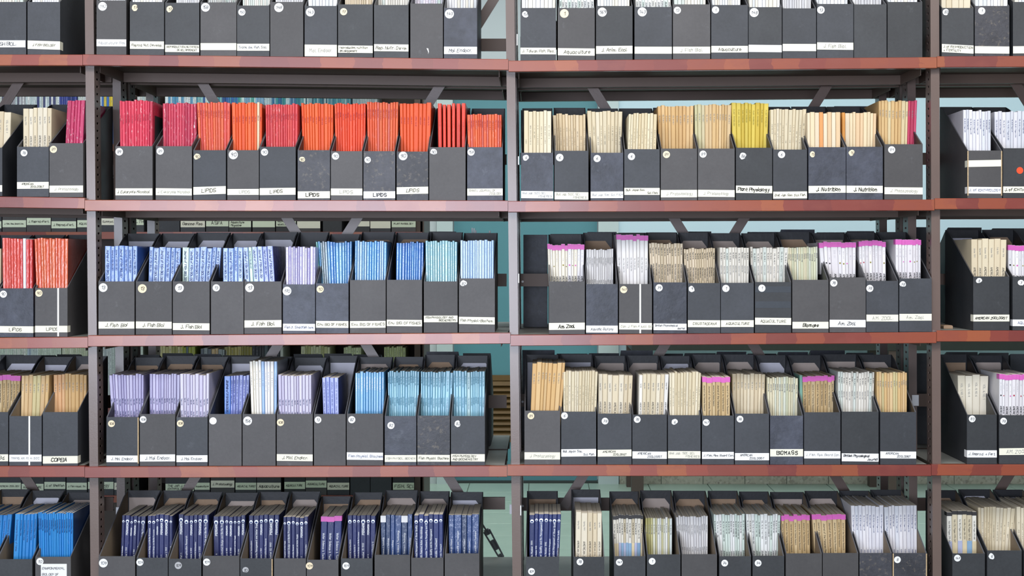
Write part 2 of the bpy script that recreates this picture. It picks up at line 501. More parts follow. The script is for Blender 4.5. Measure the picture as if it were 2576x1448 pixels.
def make_shelf(rack, bay, lev, y0, y1, origin, front_edge, back_beam):
    jj = (-846,) + JOINT[lev] + (3421,)
    xa, xb = jj[bay] + .5, jj[bay + 1] - .5; x0, x1 = wx(xa), wx(xb)
    za, zb = shelf_z(bay, lev, x0), shelf_z(bay, lev, x1); sl = (zb - za) / (x1 - x0)
    ins = 0.006
    g = G()
    a, b = x0 + ins, x1 - ins
    def slab(ya, yb, t, bt, mat): g.box(a, b, ya, yb, za + sl * ins - bt, za + sl * ins - t, mat, zs=sl)
    slab(y0 + (0.018 if front_edge else 0), y1, 0.0, 0.011, 'metald')
    g.m[4] = 'deck'
    deck = build('shelf', g, rack, origin)
    g = G(); slab(y1 - 0.028, y1 - 0.010, 0.0111, 0.0345, 'metalm'); build('shelf_beam', g, deck, origin)
    g = G(); slab(y0 + (0.0185 if front_edge else 0.012), y0 + 0.030, 0.0111, 0.0335 if not front_edge else 0.0245, 'metalm'); build('shelf_beam', g, deck, origin)
    for xx in (a + 0.016, b - 0.018):
        g = G(); zz = za + sl * (xx - x0)
        g.box(xx, xx + 0.002, y0 + 0.062, y1 - 0.03, zz - 0.036, zz - 0.0111, 'metalm'); build('side_bracket', g, deck, origin)
    if front_edge:
        g = G(); c = 0.0012; h = 0.0262
        prof = [(0.0, -h + c), (c, -h), (0.0175, -h), (0.0175, 0.0), (c, 0.0), (0.0, -c)]
        n = len(prof)
        vs = [(x, y0 + y, za + (0 if x == x0 else sl * (x1 - x0)) + z) for x in (x0, x1) for y, z in prof]
        g.idx(vs, [tuple(range(n))[::-1], tuple(range(n, 2 * n))] + [(i, (i + 1) % n, n + (i + 1) % n, n + i) for i in range(n)], 'wood')
        for f in range(len(g.f)): g.f[f] = g.f[f][::-1]
        build('edge_band', g, deck, origin)
    return deck

RY0, RY1 = 0.33, 0.64                                        # rear rack depth range
front = root('steel_shelving', (0, 0, 0), 'brown steel shelving rack with cherry red shelf edges holding the file boxes', 'shelving')
rear = root('steel_shelving', (0, RY0, 0), 'plain brown steel rack standing back to back behind the front rack', 'shelving')
FO, RO = (0, 0, 0), (0, RY0, 0)
for k in range(5):
    make_post(k, 0.0185, 0.068, front, FO); make_post(k, 0.254, 0.308, front, FO)
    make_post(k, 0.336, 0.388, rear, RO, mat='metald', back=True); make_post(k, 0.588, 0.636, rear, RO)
for lev in (1, 2, 3, 4, 5):
    for bay in range(4):
        make_shelf(front, bay, lev, 0.0, 0.30, FO, True, True)
        make_shelf(rear, bay, lev, RY0, RY1, RO, False, True)
# flat X braces and back-stop rails
def bar(name, parent, org, pa, pb, Y, wd, th=0.003, mat='metal'):
    a, b = Vector((wx(pa[0], Y), Y, wz(pa[1], Y))), Vector((wx(pb[0], Y), Y, wz(pb[1], Y)))
    t = (b - a).normalized(); n = Vector((-t.z, 0, t.x)) * wd / 2; e = Vector((0, th, 0))
    g = G(); vs = [a - n, b - n, b + n, a + n]
    g.idx([tuple(p) for p in vs] + [tuple(p + e) for p in vs], [(0, 1, 2, 3)[::-1], (4, 5, 6, 7), (0, 1, 5, 4), (1, 2, 6, 5), (2, 3, 7, 6), (3, 0, 4, 7)], mat)
    return build(name, g, parent, org)
YB = 0.3105
for cx in (810, 1784, -255, 2855):
    bar('cross_brace', front, FO, (cx - 440, -14), (cx + 366, 1275), YB, 0.0245, mat='metalb')
    bar('cross_brace', front, FO, (cx + 440, -14), (cx - 366, 1275), YB + 0.0035, 0.0245, mat='metalb')
RAILS = [(0, 1, 97, 128), (1, 1, 97, 128), (2, 1, 92, 124), (0, 2, 388, 414), (1, 2, 388, 414), (2, 2, 384, 414), (3, 2, 384, 414), (0, 3, 688, 720), (1, 3, 688, 720), (2, 3, 688, 720), (3, 3, 688, 716),
         (0, 4, 994, 1026), (1, 4, 994, 1026), (2, 4, 990, 1022), (3, 4, 990, 1022), (0, 5, 1250, 1284), (1, 5, 1250, 1281), (2, 5, 1252, 1284), (3, 5, 1252, 1284)]
for bay, lev, ya, yb in RAILS:
    Y = 0.3165; xa, xb = BAYX[bay]
    x0, x1 = wx(xa) + 0.022, wx(xb) - (0.012 if lev != 5 else 0.016)
    g = G(); z0, z1 = wz(yb, Y), wz(ya, Y)
    g.prism([(Y, z0), (Y + 0.008, z0), (Y + 0.008, z0 + 0.002), (Y + 0.0025, z0 + 0.002), (Y + 0.0025, z1 - 0.002), (Y + 0.008, z1 - 0.002), (Y + 0.008, z1), (Y, z1)], x0, x1, 'metalm')
    build('back_stop_rail', g, front, FO)
    g = G(); c = Vector((x0 + 0.006, Y - 0.001, (z0 + z1) / 2 - 0.004))
    ring = [(c.x + 0.003 * math.cos(t * math.pi / 5), c.y, c.z + 0.003 * math.sin(t * math.pi / 5)) for t in range(10)]
    g.idx(ring + [(x, Y, z) for x, _, z in ring], [tuple(range(10))[::-1]] + [(i, (i + 1) % 10, 10 + (i + 1) % 10, 10 + i) for i in range(10)], 'tag')
    build('rail_rivet', g, front, FO)
for px, ya, yb in ((1300.5, 394, 415), (1301, 688, 711), (1306, 1269, 1293), (1297, 88, 116)):
    Y = 0.03; g = G(); x = wx(px + 3, Y)
    g.box(x, x + 0.0022, Y - 0.0155, Y - 0.0025, wz(yb, Y), wz(ya, Y), 'tag'); build('white_tag', g, front, FO)
for px, ya, yb in ((2302, 993, 1020), (300, 1275, 1302), (1290, 1268, 1292)):
    Y = 0.25; g = G(); g.box(wx(px - 8, Y), wx(px + 9, Y), Y - 0.0012, Y, wz(yb, Y), wz(ya, Y), 'tag'); build('white_tag', g, front, FO)
# diagonal tie rod with a turnbuckle behind the rear rack
def tube(g, a, b, r, mat, n=8):
    a, b = Vector(a), Vector(b); t = (b - a).normalized(); u = t.orthogonal().normalized(); v = t.cross(u)
    ring = lambda c: [tuple(c + u * r * math.cos(2 * math.pi * i / n) + v * r * math.sin(2 * math.pi * i / n)) for i in range(n)]
    g.idx(ring(a) + ring(b), [tuple(range(n))[::-1], tuple(range(n, 2 * n))] + [(i, (i + 1) % n, n + (i + 1) % n, n + i) for i in range(n)], mat)
Yt = 0.66
PT = lambda x, y: Vector((wx(x, Yt), Yt, wz(y, Yt)))
g = G(); tube(g, PT(1262, 1402), PT(1320, 1500), 0.0026, 'steel'); tube(g, PT(1150, 1215), PT(1226, 1338), 0.0026, 'steel'); build('tie_rod', g, rear, RO)
g = G(); A, B = PT(1224, 1334), PT(1262, 1402); t = (B - A).normalized(); nn = Vector((-t.z, 0, t.x)) * 0.0085
for s in (-1, 1): tube(g, A + nn * s, B + nn * s * 0.7, 0.0025, 'steel')
tube(g, B - t * 0.012, B + t * 0.006, 0.0068, 'steel'); tube(g, A - t * 0.004, A + t * 0.012, 0.0075, 'steel'); tube(g, A + t * 0.03, A + t * 0.06, 0.005, 'steel')
build('turnbuckle', g, rear, RO)

# ------------------------------------------------------------------ journals
ORD = 'zeroth first second third fourth fifth sixth seventh eighth ninth tenth eleventh twelfth thirteenth fourteenth fifteenth sixteenth seventeenth eighteenth nineteenth twentieth'.split()
BAYN = ['outer left', 'inner left', 'inner right', 'outer right']
# code: name, colours, scuff, gloss, ink, print bands (share of height), extras
PAL = {
 'mag': ('crimson', ['c4284a', 'b92444', 'cf3350'], .55, .25, '8a1838', (.72, .86), {'ts': [('J. Euk. Microbiol.', 'd', 0.86, 0.3, 'r')]}),
 'mgp': ('magenta pink', ['bb2a5c', 'c8386a', 'ad2454'], .5, .35, '7a1840', (.6, .62), {}),
 'cri': ('crimson', ['c03050', 'b32a4c', 'cb3c58'], .75, .3, '8a1a3a', (.76, .86), {}),
 'cor': ('coral red', ['dd5440', 'e36044', 'd24a44', 'e8683e'], .3, .3, '96402c', (.74, .9), {'ts': [('LIPIDS, Vol. ##', 'd', 0.92, 0.3, 'r')]}),
 'crl': ('rose red', ['cc3c44', 'd04848', 'c4363e'], .3, .25, '6e2030', (.74, .9), {'ts': [('LIPIDS, Vol. ##', 'd', 0.9, 0.3, 'r')]}),
 'ora': ('orange', ['ec5a24', 'e8541e', 'f0642c'], .04, .2, 'a83c14', (.76, .84), {'ts': [('LIPIDS, Vol. ##', 'd', 0.86, 0.24, 'r')]}),
 'orr': ('orange red', ['e64a26', 'dd4424', 'ea5830'], .16, .25, 'a4341a', (.75, .88), {'ts': [('LIPIDS, Vol. ##', 'd', 0.9, 0.26, 'r')]}),
 'ors': ('scarlet', ['dc3a22', 'd4341e', 'e2442a'], .12, .45, '9a2414', (.75, .8), {}),
 'orp': ('coral orange', ['e05c34', 'e6683a', 'd9552e', 'd9685c'], .25, .25, '8c3c20', (.72, .95), {'ts': [('LIPIDS, Vol. ##, No. #', 'd', 0.93, 0.3, 'r')]}),
 'rdw': ('glossy red', ['c63434', 'd24a40', 'ba2c30', 'd65a50'], .5, .8, '7c2020', (.6, .61), {}),
 'orw': ('glossy orange', ['d85c38', 'e0693e', 'd2502e'], .5, .8, '8c3a20', (.7, .8), {}),
 'cre': ('cream', ['e2d3b6', 'dccbac', 'e7dbc2'], .03, 0, '8c8070', (.78, .9), {'ts': [('VOL. #, NO. #', 'd', 0.9, 0.24, 'g')]}),
 'crd': ('cream', ['e2d5b8', 'e8ddc5', 'decfb0'], .02, 0, '5c5648', (.62, .84), {}),
 'crb': ('beige', ['dcc7a4', 'd8c29e', 'e0cdae'], .03, 0, '6a5c4c', (.62, .84), {}),
 'tan': ('tan', ['dcb47a', 'd9b078', 'e0bc88'], .02, 0, '80623e', (.76, .88), {'ts': [('VOL. ##, NO. #', 'd', 0.9, 0.26, 'g')]}),
 'tag': ('sand', ['ddbc8c', 'd2c494', 'e0c294', 'd9b680'], .02, 0, '80683e', (.74, .88), {'ts': [('VOL. ##, NO. #', 'd', 0.9, 0.26, 'g')]}),
 'tnp': ('mixed tan', ['d8b27a', 'dcb982', 'e2cfa4'], .02, 0, '80623e', (.76, .88), {'ts': [('VOL. ##, NO. #', 'd', 0.9, 0.26, 'g')]}),
 'yel': ('yellow', ['d6bc44', 'dcc450', 'd0b43c'], .02, .1, '8a7a22', (.1, .11), {'t': ('PLANT  PHYSIOLOGY', 'd', .93, .28, 'o')}),
 'pch': ('peach-cream', ['ecd8b4', 'eedcc0', 'e8c8a0', 'f0e2c8'], .02, 0, 'b09a7a', (.55, .6), {}),
 'amc': ('thick cream', ['e2d4b8', 'dfcfb2', 'e6dcc8'], .03, 0, '8a7e6c', (.76, .9), {'t': ('AMERICAN ZOOLOGIST', 'd', .68, .34, 'k'), 'ts': [(['Spring 197#', 'Fall 197#', 'Summer 197#', 'Winter 197#'], 'd', 0.9, 0.22, 'g')]}),
 'amp': ('white pink-topped', ['eceaf0', 'f2f0f4', 'e8e4ea'], .0, .15, '9a98a4', (.8, .9), {'tape': 'pink', 't': ('AMERICAN', 'd', .63, .5, 'k'), 'dot': 1}),
 'amy': ('white pink-topped', ['efe9da', 'f2eee6', 'eceaf0'], .0, .15, '9a98a4', (.8, .9), {'tape': 'pink', 't': ('AMERICAN', 'd', .63, .5, 'k'), 'dot': 2}),
 'whp': ('white pink-topped', ['eceaec', 'f0eeee', 'e4e2e4'], .0, .1, '8a8890', (.6, .82), {'tape': 'pink', 'ts': [('Can. J. Fish. Aquat. Sci.', 'd', 0.76, 0.24, 'g')]}),
 'whi': ('white', ['e9e9ee', 'f0f0f2', 'dfe2e6', 'e6e2d8'], .0, .1, '7c8088', (.5, .9), {'ts': [('Vol. ## No. # 19##', 'd', 0.9, 0.3, 'g')]}),
 'wlb': ('white', ['e6e6f0', 'ecebf2', 'dfe2ec'], .0, .1, '8fa4c8', (.8, .93), {'ts': [('VOL. ##, NO. # Pages #-###', 'd', 0.9, 0.26, 'b'), ('SCIENCE', 'd', 0.52, 0.28, 'b')]}),
 'wgr': ('pale grey', ['d6d5d8', 'cfcfd4', 'dcdbdd'], .0, .1, '77777e', (.6, .95), {'ts': [('Volume ##, Number #', 'd', 0.9, 0.28, 'g'), ('BOTANY', 'd', 0.62, 0.28, 'g')]}),
 'wlt': ('off-white', ['e4e0d8', 'ece9e2', 'dcd8d0', 'd5ddd8'], .0, .05, '6c6c68', (.55, .95), {'ts': [('VOL. ##, NO. #', 'd', 0.94, 0.3, 'k'), ('AQUACULTURE', 'd', 0.78, 0.3, 'g')]}),
 'wlg': ('white', ['eceff0', 'f2f4f4', 'd8e6e0', 'f0f0ec'], .0, .1, '52605c', (.52, .93), {'ts': [(['VOL. ##, NO. # MAY 19##', 'VOL. ##, NO. # SEPTEMBER 19##', 'VOL. ##, NO. # NOVEMBER 19##'], 'd', 0.92, 0.34, 'k'), ('JOURNAL', 'd', 0.56, 0.4, 'k')]}),
 'bei': ('beige', ['d6c6ac', 'd0c0a4', 'dccdb6'], .0, 0, '5e5648', (.55, .95), {'ts': [('Pages ###-###', 'd', 0.95, 0.3, 'k'), ('British Phycological Journal', 'd', 0.76, 0.3, 'k')]}),
 'grn': ('pale green-cream', ['ddd8bc', 'd5d8bc', 'e4dcc0', 'dde2d4'], .0, 0, '93ad9e', (.56, .92), {'ts': [('BIOMASS ## 198#', 'd', 0.92, 0.3, 'g')]}),
 'oli': ('pale green-edged', ['c8c49a', 'e2e4d4', 'd6e0e0', 'e6e8e6'], .0, .05, '66787c', (.5, .92), {'ts': [('VOL. ### NO. # 19##', 'd', 0.92, 0.32, 'g')]}),
 'mix': ('mixed white', ['d8d8e4', 'e8e4f0', 'cfe0d8', 'e6dce8'], .0, .1, '60606c', (.5, .9), {}),
 'lil': ('lilac', ['a9a4cf', 'b4aed6', 'a29cc9', 'bab5da'], .08, .25, '5e5a8c', (.55, .72), {'ts': [('Pages #-###', 'd', 0.72, 0.26, 'n'), (['March 199#', 'August 199#', 'October 199#'], 'd', 0.58, 0.26, 'n')]}),
 'lip': ('lilac', ['c2bdd9', 'cac5de', 'b9b2d2'], .06, .25, '6c668c', (.55, .8), {'ts': [('Pages #-###', 'd', 0.72, 0.24, 'n'), (['March 199#', 'August 199#'], 'd', 0.58, 0.24, 'n')]}),
 'liv': ('glossy violet', ['b3aedc', 'd0cce8', '8f86c4', 'a49cd4'], .3, .7, '4a3c88', (.5, .98), {}),
 'jfb': ('blue', ['7c9cdc', '6f92da', '8eaae2'], .12, .8, '2c4890', (.1, .11), {'t': ('Journal of FISH BIOLOGY', 'd', .96, .36, 'n')}),
 'jfg': ('blue-green', ['86a2de', 'b4dcc8', '6484d4', 'a4b4e4'], .12, .8, '2c4890', (.1, .11), {'t': ('Journal of FISH BIOLOGY', 'd', .96, .36, 'n')}),
 'jfs': ('periwinkle', ['8c98e0', '98a2e4', '8290dc'], .05, .4, '1c2a70', (.52, .95), {'ts': [('JOURNAL OF FISH BIOLOGY  Volume ##, Number #', 'd', 0.95, 0.32, 'n')]}),
 'azu': ('deep blue', ['2f72c4', '3a80d0', '2a68b8', '4a90d8'], .10, .6, 'a8c8ec', (.5, .96), {}),
 'azt': ('blue', ['3a86cc', '5aa0dc', '2f78c0', '8fb4dc'], .14, .6, 'b4d4f0', (.5, .96), {}),
 'azg': ('teal-blue', ['3a86c4', '5a9cd4', '3f8ad0', '2f78c4'], .12, .6, 'b4d4f0', (.5, .96), {}),
 'aqt': ('pale teal', ['86b8c8', '7cb0c4', '94c2cc'], .20, .6, 'dcecf0', (.5, .96), {}),
 'aql': ('pale blue', ['a8c4e6', 'b8d0ec', '98b8e2'], .22, .6, '5f86b8', (.52, .96), {}),
 'aqu': ('sky blue', ['8cc4dc', '82bcd8', '98cce2'], .06, .35, '4a7c98', (.52, .95), {'ts': [('VOL. ## NO. # 199#', 'd', 0.94, 0.3, 's'), ('FISH PHYSIOLOGY', 'd', 0.7, 0.3, 's')]}),
 'blm': ('sky blue', ['5fa4dc', '70b0e2', '86bce6'], .08, .4, '2a5c98', (.52, .95), {'ts': [('FISH PHYSIOL. BIOCHEM. ##', 'd', 0.94, 0.3, 'w')]}),
 'whb': ('blue-white', ['e9e6e2', '8fb4e4', 'e4e4ec', '9cbce8'], .0, .3, '20242c', (.7, .9), {}),
 'bri': ('bright blue', ['1c86d4', '1a7ecc', '2490dc'], .05, .25, '0c4c8c', (.5, .93), {'ts': [('Environmental Biology of Fishes', 'd', 0.93, 0.3, 'n')]}),
 'nav': ('navy blue', ['18225c', '1b2562', '141e56'], .06, .3, 'c8d0e8', (.5, .68), {'kind': 'book', 'logo': 1, 't': ('PERGAMON', 'u', .765, .36, 'w'), 'ts': [(['Number # 1997', 'Part #', 'Industrial Wastewaters', 'in Activated Sludge and Biofilm Processes', 'Eutrophication Research', 'Waste Management and Water Supply', 'Biological Reactor II', 'Number ## 1997', 'Number ## 1996'], 'u', 0.47, 0.3, 'w')]}),
 'nvt': ('navy blue', ['1a2864', '16245c', '1e2e6c'], .06, .3, 'c8d0e8', (.52, .86), {'kind': 'book', 'logo': 1, 'ts': [(['Water Quality and its Management', 'Wastewater Treatment, Recycling and Reuse', 'Anaerobic Treatment', 'Integrated Management of River Quality', 'Biofilm Number 199#', 'Health Related Water Microbiology'], 'u', 0.47, 0.34, 'w')]}),
 'nvp': ('pink-topped navy', ['18245e', '1a2866'], .05, .3, 'c8d0e8', (.5, .78), {'kind': 'book', 'tape': 'pink', 'side': '222e5c', 'ts': [('Water Science & Technology', 'd', 0.79, 0.3, 'w')]}),
 'nvg': ('glossy navy', ['1c3460', '22407a', '182e58'], .10, .7, 'dce6f4', (.5, .96), {'kind': 'book', 'ts': [('Sludge, Landfill and Treatment', 'u', 0.47, 0.22, 'w')]}),
 'nvw': ('white-topped navy', ['1c3460', '22407a', '1a2a60'], .08, .6, 'dce6f4', (.5, .8), {'kind': 'book', 'tape2': 1, 'ts': [('Water Science & Technology', 'u', 0.47, 0.26, 'w')]}),
 'jrt': ('tan pink-topped', ['cdb286', 'd2ba90', 'c8ac7e'], .0, .0, '5c4a32', (.1, .11), {'tape': 'pink', 't': ('Journal of the Fisheries Research', 'd', .9, .3, 'k')}),
 'blk': ('white black-topped', ['e6e2d6', 'ece9e0', 'd8ccb0'], .0, .05, '5a564e', (.66, .9), {'tape': 'blacktape', 'foot': 1, 'ts': [('Vol. ###, Pages ###-###', 'd', 0.9, 0.3, 'k')]}),
 'crs': ('cream', ['e0d0ae', 'dac8a4', 'e6dabd'], .03, 0, '6c6250', (.58, .82), {}),
}
JOBS = []                                                    # every journal as data: largest ones become objects, the rest one mass

def journal_geo(j, what):
    """what: 'cover' 'pages' 'print' 'tape' 'logo' -> G in world space"""
    xb, xt, wd, yb, yt, zb, zt, dj = j['xb'], j['xt'], j['w'], j['yb'], j['yt'], j['zb'], j['zt'], j['dj']
    H = zt - zb
    rb = j.get('rb', 1.0)
    def pt(u, y, z): f = z; return (xb + (xt - xb) * f + u * (rb + (1 - rb) * f), yb + (yt - yb) * f + y, zb + H * f)
    g = G()
    if what == 'cover':
        c = min(0.0016, wd * 0.28); k = min(0.00035, wd * .12)
        prof = [(0, dj), (0, c * 1.3), (c * .4, c * .35), (c, 0), (wd - c, 0), (wd - c * .4, c * .35), (wd, c * 1.3), (wd, dj), (wd - k, dj), (wd - k, c), (k, c), (k, dj)]
        A = j['attr']; spine = (2, 3, 4)
        sideA = (j['side'], A[1], (A[2][0] * .5, A[2][1], 0, 1), (0, 0, 0, 1))
        n = len(prof)
        for i in range(n):
            (u0, y0), (u1, y1) = prof[i], prof[(i + 1) % n]
            q = [pt(u0, y0, 0), pt(u1, y1, 0), pt(u1, y1, 1), pt(u0, y0, 1)]
            if i in spine: g.face(q, 'cover', [(u0 / wd, 0), (u1 / wd, 0), (u1 / wd, H), (u0 / wd, H)], A)
            elif i in (1, 5): g.face(q, 'cover', None, A)
            elif 8 <= i <= 10:
                if j['solo']: g.face(q, 'cover', None, sideA)
            else: g.face(q, 'cover', None, sideA)
        for fz in (1, 0):
            for q in ((0, 1, 10, 11), (1, 2, 5, 6, 9, 10), (2, 3, 4, 5), (6, 7, 8, 9)):
                if fz == 0 and not j['solo']: continue
                pts = [pt(*prof[i], fz) for i in q]
                g.face(pts if fz == 0 else pts[::-1], 'cover', None, A)
        # welded where the profile is closed
    elif what == 'pages':
        c = min(0.0016, wd * 0.28); k = min(0.00035, wd * .12) + 0.00002; t = 1 - 0.0003 / H
        vs = [pt(u, y, z) for z in (0.004, t) for u, y in ((k, c + .0002), (wd - k, c + .0002), (wd - k, dj - .0012), (k, dj - .0012))]
        g.idx(vs, [(0, 1, 5, 4), (1, 2, 6, 5), (2, 3, 7, 6), (3, 0, 4, 7), (4, 5, 6, 7), (3, 2, 1, 0)], 'pages')
    elif what == 'tape':
        mat, z0, z1, of = j['tape']
        z1 = min(z1, 1 - .0003 / H); e = of
        prof = [(-e, 0.022), (-e, -e), (wd + e, -e), (wd + e, 0.022)]
        for (u0, y0), (u1, y1) in zip(prof, prof[1:]): g.face([pt(u0, y0, z0), pt(u1, y1, z0), pt(u1, y1, z1), pt(u0, y0, z1)], mat)
        g.face([pt(-e, -e, z1), pt(wd + e, -e, z1), pt(wd + e, .002, z1), pt(-e, .002, z1)], mat)
    elif what == 'logo':
        r = min(wd * .36, .0055); f0 = j['logo']; cz = f0
        ring = [pt(wd / 2 + r * math.cos(i * math.pi / 6), -.00025, cz + r / H * math.sin(i * math.pi / 6)) for i in range(12)]
        g.face(ring, 'inkw')
        g.face([pt(wd / 2 + r * .75 * math.cos(a), -.0004, cz + r * .75 / H * math.sin(a)) for a in (3.4, 3.9, 4.4, 4.9, 5.4, 5.9)] + [pt(wd / 2 + r * .3 * math.cos(a), -.0004, cz + r * .3 / H * math.sin(a)) for a in (.5, 2.2)], 'inkn')
    elif what == 'foot':
        mat, z1 = j['foot']; g.face([pt(0.0002, -.00015, .2), pt(wd - .0002, -.00015, .2), pt(wd - .0002, -.00015, z1), pt(.0002, -.00015, z1)], mat)
    elif what == 'panel':
        g.face([pt(wd + .0002, .02, .50), pt(wd + .0002, .15, .50), pt(wd + .0002, .15, .86), pt(wd + .0002, .02, .86)], j['panel'])
    elif what == 'print':
      rg = random.Random(int(xb * 1e5))
      for text, dr, v0, cf, ink in j['title']:
        cap = min(wd * cf, .0050)
        pen = max(cap * (.2 if cf > .35 else .14), .00045)
        for q in strokes(text, cap, pen, 0.02, 0.0, rg):
            pts = []
            for a, b in q:
                a *= .92
                if dr == 'd': pts.append(pt(wd / 2 - cap / 2 + b, -.00025, v0 - a / H))
                else: pts.append(pt(wd / 2 + cap / 2 - b, -.00025, v0 + a / H))
            if all(zb < p[2] < zt for p in pts): g.face(pts, 'ink' + ink)
    elif what == 'dot':
        col, v = j['dot']; r = min(wd * .2, .002)
        g.face([pt(wd / 2 - r, -.0003, v), pt(wd / 2 + r, -.0003, v), pt(wd / 2 + r, -.0003, v + 2 * r / H), pt(wd / 2 - r, -.0003, v + 2 * r / H)], col)
    return g

def plan_journals(J, box, lev, bay, bi, off, sc):
    l, r_, top, n, pal = J[:5]
    bl, br = (J[5], J[6]) if len(J) > 6 else (l, r_)
    opts = J[7] if len(J) > 7 else {}
    P = PAL[pal]; ex = P[6]
    cv = lambda v: off[0] + v / sc
    s = {1: .012, 2: .014, 3: .016, 4: .024, 5: .034}[lev]; tilt = {1: .006, 2: .008, 3: .008, 4: .008, 5: .010}[lev]
    # bundles that show past a side wall stand deeper in their box
    xe = lambda px: cv(px) - PX0
    bxl, bxr = (box['x0'] + .003) * S, (box['x1'] - .003) * S
    if xe(r_) < 0 and xe(r_) > bxr:
        s = max(s, min(.085, D * (bxr / xe(r_) - 1) - tilt + .004)); br = r_ + max(-26, min(0, bl - l))
    if xe(l) > 0 and xe(l) < bxl:
        s = max(s, min(.085, D * (bxl / xe(l) - 1) - tilt + .004)); bl = l + min(26, max(0, br - r_))
    dj = min({1: .17, 2: .175, 3: .175, 4: .16, 5: .162}[lev], .262 - s - tilt)
    zt = wz(off[1] + top / sc, s + tilt)
    zb = box['z0'] + .0035
    H = zt - zb; f = max(.25, min(.75, (box['zf'] - zb) / H))
    L1, R1 = wx(cv(l), s + tilt), wx(cv(r_), s + tilt)
    Lp, Rp = wx(cv(bl), s), wx(cv(br), s)
    xi0, xi1 = box['x0'] + .0034, box['x1'] - .0034
    L0 = max(xi0, min(xi1 - .02, Lp - (L1 - Lp) * .25)); R0 = min(xi1, max(xi0 + .02, Rp - (R1 - Rp) * .25))
    wts = [random.uniform(.75, 1.3) for _ in range(n)]
    for i, m in opts.get('w', {}).items(): wts[i] *= m
    tot = sum(wts); acc = 0.0; W1, W0 = R1 - L1, R0 - L0
    pk = opts.get('pack', 0.992)
    Wm = W1 * pk; Wb = W0 * pk
    for i in range(n):
        wd = Wm * wts[i] / tot
        g1 = (W1 - Wm) / max(1, n - 1); g0 = (W0 - Wb) / max(1, n - 1)
        xt = L1 + acc + g1 * i; xb = L0 + acc * W0 / W1 + g0 * i
        acc += wd
        wd -= .00012
        ci = opts.get('c', {}).get(i)
        c = hx(ci) if ci else hx(random.choice(P[1]))
        v = random.uniform(.93, 1.06) * (.83 if sum(c) > .9 else .95); c = tuple(min(.95, x * v) for x in c)
        dz = random.uniform(-.0022, .0022) if n > 1 else 0
        Hh = H + dz
        jit = random.uniform(-.0012, .0012)
        v0, v1 = P[5]
        A = ((*c, 1), (*hx(P[4]), 1), (P[2] * random.uniform(.6, 1.3), P[3], v0 * Hh, 1), (v1 * Hh, .0 if ex.get('ts') else .5, random.random(), 1))
        side = hx(ex['side']) if 'side' in ex else tuple(x * .97 for x in c)
        if 'sc' in opts and i == n - 1: side = hx(opts['sc'])
        j = dict(xb=xb, xt=xt, w=wd, rb=W0 / W1, yb=s + jit, yt=s + tilt + jit, zb=zb, zt=zt + dz, dj=dj, attr=A, side=(*side, 1), solo=False,
                 kind=ex.get('kind', 'journal'), cname=P[0], lev=lev, bay=bay, bi=bi, i=i, n=n, thick=wd > .0098)
        j['area'] = wd * max(0, min(zt, wz(0)) - max(box['zf'], wz(1448)))
        if not wx(0) < xt + wd / 2 < wx(2576): j['area'] = 0
        if ex.get('tape') and not ci: j['tape'] = (ex['tape'], 1 - .0125 / Hh, 1.0, .0003)
        if ex.get('tape2') and i in (0, 4): j['tape'] = ('paperw', 1 - .016 / Hh, 1.0, .0003)
        if ex.get('foot') and 'tape' in j: j['tape'] = ('blacktape', 1 - .009 / Hh, 1.0, .0003)
        tt = []
        if ex.get('t') and not (ci and pal not in ('jfb', 'jfg', 'jfs', 'amc')): tt.append(ex['t'])
        if 't' in opts and i in opts.get('ti', range(n)): tt = [opts['t']]
        for tx, *rest in ex.get('ts', ()):
            tx = random.choice(tx) if isinstance(tx, list) else tx
            while '#' in tx: tx = tx.replace('#', str(random.randint(1, 9)), 1)
            rest[1] += random.uniform(-.006, .006)
            if ex.get('t') and ex.get('kind') == 'book' and len(tx) > 15: tt = []
            tt.append((tx, *rest))
        if tt: j['title'] = tt
        if ex.get('foot'): j['foot'] = (random.choice(['footb', 'footc', 'footg']), .66)
        if 'cp' in opts and i == n - 1: j['panel'] = opts['cp']
        if ex.get('logo'): j['logo'] = .935 - random.uniform(0, .012)
        if ex.get('dot') and random.random() < .8: j['dot'] = (random.choice(['inkr', 'inkk', 'pink', 'inko'] if ex['dot'] == 1 else ['inko', 'pink']), .745)
        JOBS.append(j)

# ------------------------------------------------------------------ file boxes
TONE = dict(g='charcoal', d='navy', k='scuffed', b='black', s='slate')
def box_body(x0, x1, z0, hf, hb, y0, dep, tone, inner, t=0.0024, torn=False):
    """one closed shell: outer walls, inner walls, floor, rim"""
    ym, zm = y0 + dep * .84, z0 + hf + (hb - hf) * .9
    def loop(xa, xb, ya, yb, zz0, dz):
        return [(xa, ya, zz0), (xb, ya, zz0), (xb, yb, zz0), (xa, yb, zz0),                                   # 0-3 base
                (xa, ya, z0 + hf), (xb, ya, z0 + hf), (xb, ym, zm), (xb, yb, z0 + hb), (xa, yb, z0 + hb), (xa, ym, zm)]   # 4 FL 5 FR 6 MR 7 BR 8 BL 9 ML
    o = loop(x0, x1, y0, y0 + dep, z0, 0); i = loop(x0 + t, x1 - t, y0 + t, y0 + dep - t, z0 + t, 0)
    g = G()
    rim = 'torn' if torn else 'rim'
    fs = [(0, 1, 5, 4), (1, 2, 7, 6, 5), (2, 3, 8, 7), (3, 0, 4, 9, 8), (3, 2, 1, 0),
          (14, 15, 11, 10), (15, 16, 17, 12, 11), (17, 18, 13, 12), (18, 19, 14, 10, 13), (10, 11, 12, 13)]
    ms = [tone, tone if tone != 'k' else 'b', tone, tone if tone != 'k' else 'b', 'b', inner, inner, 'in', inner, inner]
    ring = [4, 5, 6, 7, 8, 9]
    for a, b in zip(ring, ring[1:] + ring[:1]): fs.append((a, b, b + 10, a + 10)); ms.append(rim if {a, b} != {7, 8} else tone)
    g.idx(o + i, fs, ms)
    return g

